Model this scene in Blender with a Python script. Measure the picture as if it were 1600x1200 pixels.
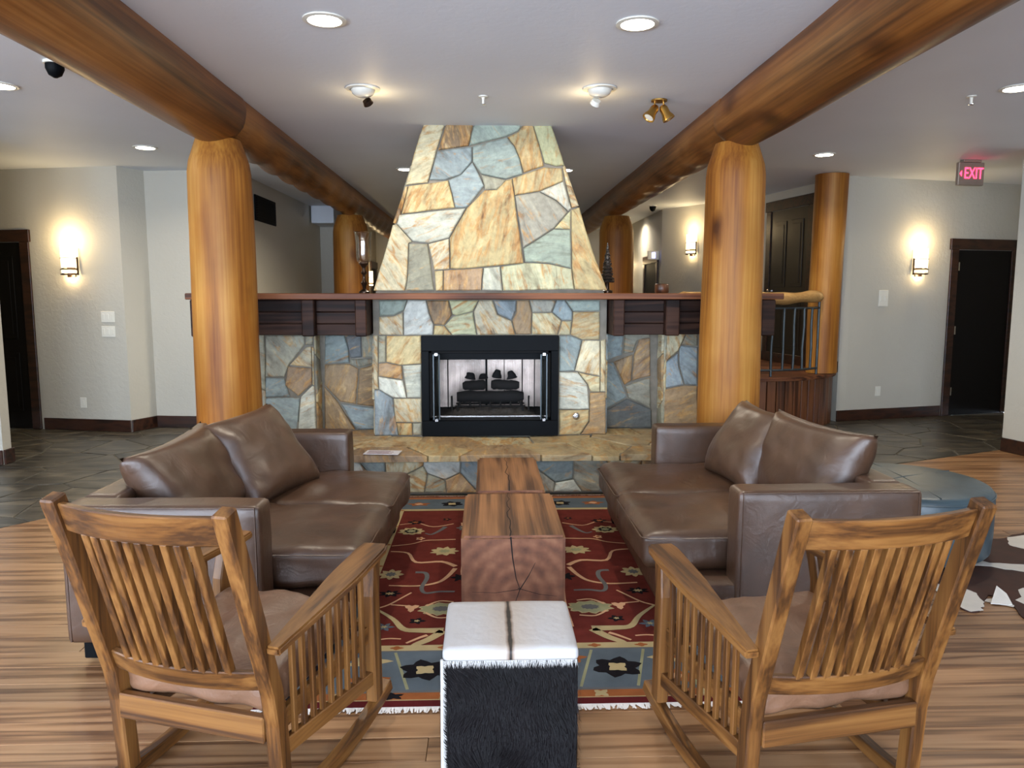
import bpy, bmesh, math, random
from mathutils import Vector, Matrix, noise as mnoise
random.seed(7)
PI = math.pi
scene = bpy.context.scene
COL = scene.collection
for o in list(bpy.data.objects):
    bpy.data.objects.remove(o)

# ------------------------------------------------------------------ camera
FPX, PITCH, EYE = 1190.0, math.radians(6.8), 1.5
YAW = math.atan(40 / FPX * math.cos(PITCH))
c_f = Vector((math.sin(YAW) * math.cos(PITCH), math.cos(YAW) * math.cos(PITCH), -math.sin(PITCH)))
c_r = Vector((math.cos(YAW), -math.sin(YAW), 0))
c_u = c_r.cross(c_f)
cd = bpy.data.cameras.new('camera')
cam = bpy.data.objects.new('camera', cd)
COL.objects.link(cam)
cam.matrix_world = Matrix(((c_r.x, c_u.x, -c_f.x, 0), (c_r.y, c_u.y, -c_f.y, 0), (c_r.z, c_u.z, -c_f.z, EYE), (0, 0, 0, 1)))
cd.sensor_width = 36
cd.lens = 36 * FPX / 1600
cd.clip_start = .05
cd.clip_end = 200
scene.camera = cam

# ------------------------------------------------------------------ world, daylight, exposure
w = bpy.data.worlds.new('sky')
scene.world = w
w.use_nodes = True
w.node_tree.nodes['Background'].inputs[0].default_value = (.70, .82, 1.0, 1)
w.node_tree.nodes['Background'].inputs[1].default_value = 15.0
scene.view_settings.view_transform = 'Standard'
scene.view_settings.look = 'None'
scene.view_settings.gamma = 1
scene.view_settings.exposure = 0.95
scene.view_settings.use_curve_mapping = False
cy = scene.cycles
cy.use_denoising = True
cy.max_bounces = 10
cy.diffuse_bounces = 6
cy.glossy_bounces = 4
cy.transmission_bounces = 6
cy.transparent_max_bounces = 8
cy.sample_clamp_indirect = 6
cy.caustics_reflective = False
cy.caustics_refractive = False
WARM, NEUT = (1.0, .74, .40), (1.0, .88, .70)
BACKY = -3.0
WINS = [(-4.6, 1.8), (-2.3, 2.0), (0.15, 2.0), (2.45, 1.6)]      # centre x, width of the windows behind the viewer
WZ0, WZ1 = .35, 2.5
def area_portal(x, wd):
    l = bpy.data.lights.new('window_portal', 'AREA')
    l.shape = 'RECTANGLE'; l.size = wd; l.size_y = WZ1 - WZ0
    l.cycles.is_portal = True
    o = bpy.data.objects.new('window_portal', l)
    o.location = (x, BACKY - .12, (WZ0 + WZ1) / 2)
    o.rotation_euler = (PI / 2, 0, 0)      # faces +Y (into the room)
    COL.objects.link(o)
for x, wd in WINS: area_portal(x, wd)
FILL_WINS = [(-1.5, 1.9), (1.0, 1.9)]        # centre y, width of unseen left side windows, added to brighten the ceiling
for y, wd in FILL_WINS:
    for sg in (-1,):
        l = bpy.data.lights.new('window_portal', 'AREA'); l.shape = 'RECTANGLE'; l.size = wd; l.size_y = WZ1 - WZ0; l.cycles.is_portal = True
        o = bpy.data.objects.new('window_portal', l); o.location = (sg * 6.52, y, (WZ0 + WZ1) / 2); o.rotation_euler = (PI / 2, 0, sg * PI / 2); COL.objects.link(o)

# ------------------------------------------------------------------ measuring helpers (photo measurements -> metres)
CAMP = Vector((0, 0, EYE))
def ray(x, y): return c_f + c_r * ((x - 800) / FPX) + c_u * ((600 - y) / FPX)
def on_y(x, y, Y): d = ray(x, y); return CAMP + d * (Y / d.y)
def on_z(x, y, z): d = ray(x, y); return CAMP + d * ((z - EYE) / d.z)

# ------------------------------------------------------------------ materials
def s2l(v):
    v /= 255.0
    return v / 12.92 if v <= .04045 else ((v + .055) / 1.055) ** 2.4
def rgb(r, g, b): return (s2l(r), s2l(g), s2l(b), 1)
MATS = {}
class N:
    def __init__(s, name):
        s.m = bpy.data.materials.new(name); s.m.use_nodes = True
        s.t = s.m.node_tree; s.b = s.t.nodes['Principled BSDF']; MATS[name] = s.m
    def n(s, typ, **kw):
        nd = s.t.nodes.new(typ)
        for k, v in kw.items():
            if k.startswith('i_'):
                key = k[2:]
                nd.inputs[int(key) if key.isdigit() else key.replace('_', ' ')].default_value = v
            else: setattr(nd, k, v)
        return nd
    def l(s, a, ao, b, bi): s.t.links.new(a.outputs[ao], b.inputs[bi])
    def ramp(s, stops, interp='LINEAR'):
        r = s.n('ShaderNodeValToRGB'); cr = r.color_ramp; cr.interpolation = interp
        while len(cr.elements) < len(stops): cr.elements.new(.5)
        for e, (p, c) in zip(cr.elements, stops): e.position = p; e.color = c
        return r
    def coords(s, scale=(1, 1, 1), rnd=0, kind='Object', rot=(0, 0, 0)):
        tc = s.n('ShaderNodeTexCoord'); mp = s.n('ShaderNodeMapping'); mp.inputs['Scale'].default_value = scale; mp.inputs['Rotation'].default_value = rot
        if rnd:
            oi = s.n('ShaderNodeObjectInfo'); mu = s.n('ShaderNodeMath', operation='MULTIPLY'); mu.inputs[1].default_value = rnd
            s.l(oi, 'Random', mu, 0)
            ad = s.n('ShaderNodeVectorMath', operation='ADD'); s.l(tc, kind, ad, 0); s.l(mu, 0, ad, 1); s.l(ad, 0, mp, 'Vector')
        else: s.l(tc, kind, mp, 'Vector')
        return mp
    def bump(s, src, so, strength, dist=.01):
        b = s.n('ShaderNodeBump'); b.inputs['Strength'].default_value = strength; b.inputs['Distance'].default_value = dist
        s.l(src, so, b, 'Height'); s.l(b, 0, s.b, 'Normal'); return b
    def set(s, rough=.5, metal=0, spec=.5, **kw):
        s.b.inputs['Roughness'].default_value = rough; s.b.inputs['Metallic'].default_value = metal
        s.b.inputs['Specular IOR Level'].default_value = spec
        for k, v in kw.items(): s.b.inputs[k.replace('_', ' ')].default_value = v
def plain(name, c, rough=.5, metal=0, var=.12, scale=9, bump=.05, spec=.5, bscale=None, bdist=.004):
    a = N(name); mp = a.coords(); nz = a.n('ShaderNodeTexNoise', i_Scale=scale, i_Detail=4.0)
    a.l(mp, 0, nz, 'Vector')
    c0 = tuple(max(0, x * (1 - var)) for x in c[:3]) + (1,); c1 = tuple(min(1, x * (1 + var)) for x in c[:3]) + (1,)
    r = a.ramp([(.3, c0), (.7, c1)]); a.l(nz, 'Fac', r, 0); a.l(r, 0, a.b, 'Base Color')
    if bump:
        n2 = a.n('ShaderNodeTexNoise', i_Scale=bscale or scale * 6, i_Detail=3.0); a.l(mp, 0, n2, 'Vector'); a.bump(n2, 'Fac', bump, bdist)
    a.set(rough, metal, spec); return a.m
def emit(name, c, st):
    a = N(name); a.b.inputs['Base Color'].default_value = c; a.b.inputs['Emission Color'].default_value = c; a.b.inputs['Emission Strength'].default_value = st; return a.m
def wood(name, dark, mid, light, axis='X', freq=5.0, along=.5, rings=12, rough=.4, bump=.12, rnd=50, vary=.25, fibre=.35, spec=.5, stops=(.15, .5, .9), knots=0, fm=9, fa=2.5):
    a = N(name)
    sc = [freq] * 3; sc['XYZ'.index(axis)] = along
    mp = a.coords(sc, rnd)
    nz = a.n('ShaderNodeTexNoise', i_Scale=1.0, i_Detail=1.5, i_Roughness=.45, i_Distortion=.25); a.l(mp, 0, nz, 'Vector')
    mu = a.n('ShaderNodeMath', operation='MULTIPLY'); mu.inputs[1].default_value = rings * 6.283; a.l(nz, 'Fac', mu, 0)
    si = a.n('ShaderNodeMath', operation='SINE'); a.l(mu, 0, si, 0)
    ma = a.n('ShaderNodeMath', operation='MULTIPLY_ADD'); ma.inputs[1].default_value = .5; ma.inputs[2].default_value = .5; a.l(si, 0, ma, 0)
    sf = [freq * fm] * 3; sf['XYZ'.index(axis)] = along * fa
    mp2 = a.coords(sf, rnd)
    nf = a.n('ShaderNodeTexNoise', i_Scale=1.0, i_Detail=3.0); a.l(mp2, 0, nf, 'Vector')
    mx = a.n('ShaderNodeMix', data_type='FLOAT'); mx.inputs[0].default_value = fibre; a.l(ma, 0, mx, 2); a.l(nf, 'Fac', mx, 3)
    r = a.ramp([(stops[0], dark), (stops[1], mid), (stops[2], light)]); a.l(mx, 0, r, 0)
    mp3 = a.coords((1, 1, 1), rnd); nb = a.n('ShaderNodeTexNoise', i_Scale=2.2, i_Detail=3.0); a.l(mp3, 0, nb, 'Vector')
    oi = a.n('ShaderNodeObjectInfo')
    v1 = a.n('ShaderNodeMath', operation='MULTIPLY_ADD'); v1.inputs[1].default_value = vary; v1.inputs[2].default_value = 1 - vary / 2; a.l(oi, 'Random', v1, 0)
    v2 = a.n('ShaderNodeMath', operation='MULTIPLY_ADD'); v2.inputs[1].default_value = .6; v2.inputs[2].default_value = .7; a.l(nb, 'Fac', v2, 0)
    v3 = a.n('ShaderNodeMath', operation='MULTIPLY'); a.l(v1, 0, v3, 0); a.l(v2, 0, v3, 1)
    hs = a.n('ShaderNodeHueSaturation'); a.l(v3, 0, hs, 'Value'); a.l(r, 0, hs, 'Color'); a.l(hs, 0, a.b, 'Base Color')
    if knots:
        sk = [knots] * 3; sk['XYZ'.index(axis)] = knots * .45
        mk = a.coords(sk, rnd); nk = a.n('ShaderNodeTexNoise', i_Scale=2.0, i_Detail=3.0); a.l(mk, 0, nk, 'Vector')
        vk = a.n('ShaderNodeVectorMath', operation='MULTIPLY_ADD'); vk.inputs[1].default_value = (.25, .25, .25); a.l(nk, 'Color', vk, 0); a.l(mk, 0, vk, 2)
        vo = a.n('ShaderNodeTexVoronoi', i_Scale=1.0); vo.inputs['Randomness'].default_value = 1.0; a.l(vk, 0, vo, 'Vector')
        kr = a.ramp([(.05, (.22, .16, .12, 1)), (.12, (.6, .52, .44, 1)), (.2, (1, 1, 1, 1))]); a.l(vo, 'Distance', kr, 0)
        km = a.n('ShaderNodeMix', data_type='RGBA', blend_type='MULTIPLY'); km.inputs[0].default_value = 1; a.l(hs, 0, km, 6); a.l(kr, 0, km, 7)
        npch = a.n('ShaderNodeTexNoise', i_Scale=.8, i_Detail=4.0, i_Distortion=.6); a.l(mk, 0, npch, 'Vector')
        pr_ = a.ramp([(.32, (.80, .68, .52, 1)), (.52, (1, 1, 1, 1)), (.68, (1.12, 1.16, 1.25, 1))]); a.l(npch, 'Fac', pr_, 0)
        kp = a.n('ShaderNodeMix', data_type='RGBA', blend_type='MULTIPLY'); kp.inputs[0].default_value = 1; a.l(km, 2, kp, 6); a.l(pr_, 0, kp, 7); a.l(kp, 2, a.b, 'Base Color')
    if bump: a.bump(mx, 0, bump, .003)
    a.set(rough, 0, spec); return a.m

wood('floor_wood', rgb(92, 60, 36), rgb(142, 104, 70), rgb(162, 124, 88), 'X', 17, .9, 3.0, .32, .05, 60, .24, .5, stops=(.18, .46, .8), fm=7, fa=2)
for ax in 'XYZ': wood('chair_' + ax.lower(), rgb(62, 36, 14), rgb(102, 64, 27), rgb(124, 84, 41), ax, 22, 1.2, 2.0, .42, .04, 40, .12, .62, stops=(.27, .5, .74), fm=6, fa=2)
wood('log_z', rgb(116, 66, 20), rgb(156, 102, 38), rgb(174, 126, 60), 'Z', 6, .5, 1.1, .5, .06, 20, .06, .6, spec=.3, knots=2.6, stops=(.22, .5, .78), fm=10)
wood('log_y', rgb(72, 40, 16), rgb(128, 80, 36), rgb(160, 110, 58), 'Y', 6, .4, 1.1, .4, .08, 20, .1, .6, spec=.45, knots=2.2, stops=(.22, .5, .78), fm=10)
wood('log_x', rgb(140, 104, 58), rgb(188, 150, 94), rgb(205, 172, 120), 'X', 9, .6, 1.5, .4, .1, 20, .1, .45)
wood('mantel_wood', rgb(40, 20, 11), rgb(88, 50, 30), rgb(128, 80, 50), 'X', 12, .6, 2.5, .55, .12, 20, .2, .4, spec=.3)
wood('dark_wood', rgb(20, 11, 8), rgb(42, 24, 17), rgb(62, 40, 29), 'X', 14, .8, 2.5, .6, .15, 20, .3, .4, spec=.2)
wood('trim_wood', rgb(24, 12, 7), rgb(44, 23, 14), rgb(60, 33, 20), 'X', 14, .6, 2.5, .38, .08, 20, .15, .4)
wood('panel_wood', rgb(50, 25, 13), rgb(86, 48, 26), rgb(110, 68, 40), 'Z', 12, .6, 2.5, .38, .1, 40, .3, .4)
wood('ring_top', rgb(66, 40, 22), rgb(112, 76, 46), rgb(140, 98, 62), 'Y', 16, .8, 2.0, .6, .25, 20, .12, .55, stops=(.25, .5, .78), fm=7)

def wallmat(name, c, bmp=.4):
    a = N(name); mp = a.coords(); nz = a.n('ShaderNodeTexNoise', i_Scale=22.0, i_Detail=5.0, i_Roughness=.55, i_Distortion=.6); a.l(mp, 0, nz, 'Vector')
    n2 = a.n('ShaderNodeTexNoise', i_Scale=1.2, i_Detail=2.0); a.l(mp, 0, n2, 'Vector')
    c0 = tuple(x * .95 for x in c[:3]) + (1,)
    r = a.ramp([(.3, c0), (.7, c)]); a.l(n2, 'Fac', r, 0); a.l(r, 0, a.b, 'Base Color')
    a.bump(nz, 'Fac', bmp, .010); a.set(.6, 0, .35)
wallmat('wall_paint', rgb(190, 186, 173)); wallmat('ceiling_paint', rgb(222, 228, 236), .12)

# stone: colour and rust amount come from each stone object itself
a = N('stone'); mp = a.coords((1, 1, 1), 31); oi = a.n('ShaderNodeObjectInfo')
vr = a.n('ShaderNodeVectorRotate', rotation_type='Y_AXIS'); tcr = a.n('ShaderNodeTexCoord'); ra = a.n('ShaderNodeMath', operation='MULTIPLY'); ra.inputs[1].default_value = 3.1; a.l(oi, 'Random', ra, 0); a.l(tcr, 'Object', vr, 'Vector'); a.l(ra, 0, vr, 'Angle')
ro = a.n('ShaderNodeMath', operation='MULTIPLY'); ro.inputs[1].default_value = 43; a.l(oi, 'Random', ro, 0); va = a.n('ShaderNodeVectorMath', operation='ADD'); a.l(vr, 0, va, 0); a.l(ro, 0, va, 1)
mp2 = a.n('ShaderNodeMapping'); mp2.inputs['Scale'].default_value = (1.6, 1.6, 6); a.l(va, 0, mp2, 'Vector'); nz = a.n('ShaderNodeTexNoise', i_Scale=2.0, i_Detail=7.0, i_Roughness=.62, i_Distortion=.8); a.l(mp2, 0, nz, 'Vector')
nz2 = a.n('ShaderNodeTexNoise', i_Scale=26.0, i_Detail=6.0, i_Roughness=.65); a.l(mp, 0, nz2, 'Vector')
nz3 = a.n('ShaderNodeTexNoise', i_Scale=3.2, i_Detail=5.0, i_Roughness=.6, i_Distortion=1.2); a.l(mp2, 0, nz3, 'Vector')
rust = a.ramp([(.32, rgb(104, 70, 38)), (.44, rgb(170, 126, 72)), (.56, rgb(190, 152, 94)), (.68, rgb(212, 190, 144))]); a.l(nz, 'Fac', rust, 0)
rm = a.ramp([(.42, (0, 0, 0, 1)), (.58, (.9, .9, .9, 1))])
ad = a.n('ShaderNodeMath', operation='MULTIPLY_ADD'); ad.inputs[1].default_value = .42; a.l(oi, 'Alpha', ad, 0)
sb = a.n('ShaderNodeMath', operation='SUBTRACT'); a.l(nz3, 'Fac', sb, 0); sb.inputs[1].default_value = .17; a.l(sb, 0, ad, 2); a.l(ad, 0, rm, 0)
lv = a.ramp([(.28, (.5, .47, .42, 1)), (.45, (.9, .9, .88, 1)), (.6, (1.1, 1.1, 1.06, 1)), (.72, (1.35, 1.33, 1.25, 1))]); a.l(nz, 'Fac', lv, 0)
m1 = a.n('ShaderNodeMix', data_type='RGBA', blend_type='MULTIPLY'); m1.inputs[0].default_value = 1; a.l(oi, 'Color', m1, 6); a.l(lv, 0, m1, 7)
m2 = a.n('ShaderNodeMix', data_type='RGBA'); a.l(rm, 0, m2, 0); a.l(m1, 2, m2, 6); a.l(rust, 0, m2, 7)
m3 = a.n('ShaderNodeMix', data_type='RGBA', blend_type='MULTIPLY'); m3.inputs[0].default_value = .55
g = a.ramp([(.3, (.6, .6, .6, 1)), (.6, (1.08, 1.08, 1.08, 1))]); a.l(nz2, 'Fac', g, 0); a.l(m2, 2, m3, 6); a.l(g, 0, m3, 7); a.l(m3, 2, a.b, 'Base Color')
hm = a.n('ShaderNodeMath', operation='ADD'); a.l(nz, 'Fac', hm, 0); a.l(nz2, 'Fac', hm, 1); a.bump(hm, 0, .55, .014); a.set(.55, 0, .4)
plain('mortar', rgb(128, 122, 110), .9, var=.2, scale=12, bump=.3)
# slate floor stones
a = N('slate'); mp = a.coords((1, 1, 1), 23); oi = a.n('ShaderNodeObjectInfo')
mpw = a.coords((1.4, 4.5, 1), 23); nz = a.n('ShaderNodeTexNoise', i_Scale=2.0, i_Detail=7.0, i_Distortion=1.0); a.l(mpw, 0, nz, 'Vector')
r = a.ramp([(.3, rgb(38, 36, 32)), (.5, rgb(66, 62, 55)), (.7, rgb(98, 90, 76))]); a.l(nz, 'Fac', r, 0)
hs = a.n('ShaderNodeHueSaturation'); v = a.n('ShaderNodeMath', operation='MULTIPLY_ADD'); v.inputs[1].default_value = .4; v.inputs[2].default_value = .8; a.l(oi, 'Random', v, 0); a.l(v, 0, hs, 'Value'); a.l(r, 0, hs, 'Color'); a.l(hs, 0, a.b, 'Base Color')
a.bump(nz, 'Fac', .4, .01); a.set(.33, 0, .5)
plain('grout', rgb(84, 79, 68), .8, var=.15, bump=.2)
# leather
def leather(name, c, rough, scale=90, wr=.5):
    a = N(name); mp = a.coords(); v = a.n('ShaderNodeTexVoronoi', i_Scale=float(scale)); a.l(mp, 0, v, 'Vector')
    n1 = a.n('ShaderNodeTexNoise', i_Scale=5.0, i_Detail=4.0, i_Distortion=.8); a.l(mp, 0, n1, 'Vector')
    c0 = tuple(x * .78 for x in c[:3]) + (1,); c1 = tuple(x * 1.25 for x in c[:3]) + (1,)
    r = a.ramp([(.3, c0), (.7, c1)]); a.l(n1, 'Fac', r, 0); a.l(r, 0, a.b, 'Base Color')
    n2 = a.n('ShaderNodeTexNoise', i_Scale=9.0, i_Detail=3.0, i_Distortion=1.5); a.l(mp, 0, n2, 'Vector')
    ad = a.n('ShaderNodeMath', operation='MULTIPLY_ADD'); ad.inputs[1].default_value = .05; a.l(v, 'Distance', ad, 0); a.l(n2, 'Fac', ad, 2)
    a.bump(ad, 0, wr, .012); a.set(rough, 0, .6, Coat_Weight=.2, Coat_Roughness=.35)
leather('sofa_leather', rgb(70, 48, 33), .42, 160, .28); leather('blue_leather', rgb(56, 74, 82), .45, 160, .15); leather('seat_leather', rgb(112, 80, 58), .5, 120, .5)
plain('black_metal', rgb(7, 10, 13), .5, 0, var=.1, bump=.03, spec=.08); plain('iron', rgb(74, 82, 86), .45, .7, var=.15, bump=.1)
plain('black_leaf', rgb(9, 7, 6), .55, 0, var=.1, bump=.03, spec=.2); plain('panel_door', rgb(28, 21, 15), .35, 0, var=.12, bump=.05)
plain('white_plastic', rgb(222, 220, 208), .4, var=.03, bump=0); plain('chrome', rgb(200, 200, 200), .25, 1, var=.03, bump=0)
plain('brass', rgb(190, 150, 80), .3, 1, var=.08, bump=.03); plain('sign_grey', rgb(150, 134, 120), .45, .3, var=.05, bump=0)
plain('soot_black', rgb(9, 8, 8), .9, var=.3, bump=.5, scale=14); plain('ash', rgb(58, 54, 50), .95, var=.4, bump=.8, scale=30, bdist=.02)
plain('bronze', rgb(58, 44, 34), .28, .8, var=.3, scale=20, bump=.2); plain('pewter', rgb(110, 104, 98), .22, .9, var=.5, scale=60, bump=.4)
plain('rug_red', rgb(92, 38, 32), .95, var=.16, scale=14, bump=.5, spec=.1, bscale=260); plain('rug_dark_red', rgb(82, 26, 28), .95, var=.12, bump=.5, spec=.1, bscale=260)
plain('rug_blue', rgb(82, 92, 100), .95, var=.14, scale=7, bump=.5, spec=.1, bscale=260); plain('rug_cream', rgb(164, 148, 110), .95, var=.12, bump=.5, spec=.1, bscale=260)
plain('rug_rust', rgb(138, 82, 46), .95, var=.15, bump=.5, spec=.1, bscale=260); plain('rug_black', rgb(20, 18, 22), .95, var=.15, bump=.5, spec=.1, bscale=260)
plain('rug_sage', rgb(134, 134, 104), .95, var=.15, bump=.5, spec=.1, bscale=260); plain('rug_slate', rgb(92, 92, 92), .95, var=.12, bump=.5, spec=.1, bscale=260); plain('rug_pink', rgb(190, 150, 118), .95, var=.1, bump=.5, spec=.1, bscale=260)
plain('fringe_white', rgb(216, 210, 204), .95, var=.06, bump=.3); plain('hide_brown', rgb(58, 28, 16), .75, var=.35, scale=7, bump=.4, bscale=180); plain('hide_white', rgb(206, 201, 192), .8, var=.06, bump=.4, bscale=180)
plain('fur_dark', rgb(12, 9, 11), .5, var=.35, scale=8, bump=0, spec=.12); plain('fur_white', rgb(190, 188, 184), .5, var=.04, bump=0)
plain('end_wood_light', rgb(160, 110, 60), .5, var=.2, bump=.1); plain('crack_black', rgb(18, 10, 8), .9, bump=0); plain('paper', rgb(214, 212, 214), .6, var=.08, scale=40, bump=0); plain('paper_ink', rgb(140, 110, 120), .6, var=.3, scale=40, bump=0)
emit('lamp_warm', (1, .80, .46, 1), 9.0); emit('lamp_lens', (1, .93, .80, 1), 14.0); emit('exit_red', (1, .03, .08, 1), 3.5); emit('sign_blue', (.35, .4, 1, 1), 2.0); emit('sconce_glass', (1, .80, .48, 1), 2.4)
# white hide with its dark spine stripe
a = N('hide_top'); mp = a.coords(); nz = a.n('ShaderNodeTexNoise', i_Scale=30.0, i_Detail=4.0); a.l(mp, 0, nz, 'Vector')
sx = a.n('ShaderNodeSeparateXYZ'); a.l(mp, 0, sx, 0); nb = a.n('ShaderNodeTexNoise', i_Scale=9.0, i_Detail=3.0); a.l(mp, 0, nb, 'Vector')
ab = a.n('ShaderNodeMath', operation='ABSOLUTE'); a.l(sx, 'X', ab, 0)
ad = a.n('ShaderNodeMath', operation='MULTIPLY_ADD'); ad.inputs[1].default_value = -.022; a.l(nb, 'Fac', ad, 0); a.l(ab, 0, ad, 2)
r = a.ramp([(.0, rgb(24, 18, 16)), (.003, rgb(120, 100, 84)), (.012, rgb(178, 168, 158)), (.1, rgb(182, 181, 181))])
ad2 = a.n('ShaderNodeMath', operation='ADD'); ad2.inputs[1].default_value = .0075; a.l(ad, 0, ad2, 0); a.l(ad2, 0, r, 0)
m = a.n('ShaderNodeMix', data_type='RGBA', blend_type='MULTIPLY'); m.inputs[0].default_value = .25; a.l(r, 0, m, 6); a.l(nz, 'Color', m, 7); a.l(r, 0, a.b, 'Base Color'); a.bump(nz, 'Fac', .4, .006); a.set(.55)
# sawn end of the old timber: growth rings round the pith
a = N('ring_end'); mp = a.coords((1, 0, 1)); 
nzd = a.n('ShaderNodeTexNoise', i_Scale=3.0, i_Detail=2.0); a.l(mp, 0, nzd, 'Vector')
sv = a.n('ShaderNodeVectorMath', operation='SUBTRACT'); sv.inputs[1].default_value = (.02, 0, .135); a.l(mp, 0, sv, 0)
ln = a.n('ShaderNodeVectorMath', operation='LENGTH'); a.l(sv, 0, ln, 0)
ad = a.n('ShaderNodeMath', operation='MULTIPLY_ADD'); ad.inputs[1].default_value = .05; a.l(nzd, 'Fac', ad, 0); a.l(ln, 'Value', ad, 2)
mu = a.n('ShaderNodeMath', operation='MULTIPLY'); mu.inputs[1].default_value = 105; a.l(ad, 0, mu, 0); si = a.n('ShaderNodeMath', operation='SINE'); a.l(mu, 0, si, 0)
nzf = a.n('ShaderNodeTexNoise', i_Scale=14.0, i_Detail=6.0); a.l(mp, 0, nzf, 'Vector'); mx = a.n('ShaderNodeMix', data_type='FLOAT'); mx.inputs[0].default_value = .84
ma = a.n('ShaderNodeMath', operation='MULTIPLY_ADD'); ma.inputs[1].default_value = .5; ma.inputs[2].default_value = .5; a.l(si, 0, ma, 0); a.l(ma, 0, mx, 2); a.l(nzf, 'Fac', mx, 3)
r = a.ramp([(.25, rgb(82, 48, 32)), (.5, rgb(118, 74, 50)), (.8, rgb(150, 104, 74))]); a.l(mx, 0, r, 0); a.l(r, 0, a.b, 'Base Color'); a.bump(mx, 0, .3, .004); a.set(.7)
# clear glass, woven fire screen
def glass(name, tint=(1, 1, 1, 1), rough=.02, fac=.12):
    a = N(name); t = a.n('ShaderNodeBsdfTransparent'); t.inputs[0].default_value = tint; gl = a.n('ShaderNodeBsdfGlossy'); gl.inputs['Roughness'].default_value = rough
    lw = a.n('ShaderNodeLayerWeight'); lw.inputs[0].default_value = .35; ma = a.n('ShaderNodeMath', operation='MULTIPLY_ADD'); ma.inputs[1].default_value = .5; ma.inputs[2].default_value = fac; a.l(lw, 'Fresnel', ma, 0)
    mx = a.n('ShaderNodeMixShader'); a.l(ma, 0, mx, 0); a.l(t, 0, mx, 1); a.l(gl, 0, mx, 2); a.l(mx, 0, a.t.nodes['Material Output'], 0)
glass('window_glass', (1, 1, 1, 1), .01, .02); glass('door_glass', (.66, .74, .70, 1), .18, .4); glass('candle_glass', (.95, .93, .88, 1), .08, .10)
plain('mesh_wire', rgb(176, 160, 150), .4, .9, var=.45, scale=5, bump=.2)

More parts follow.
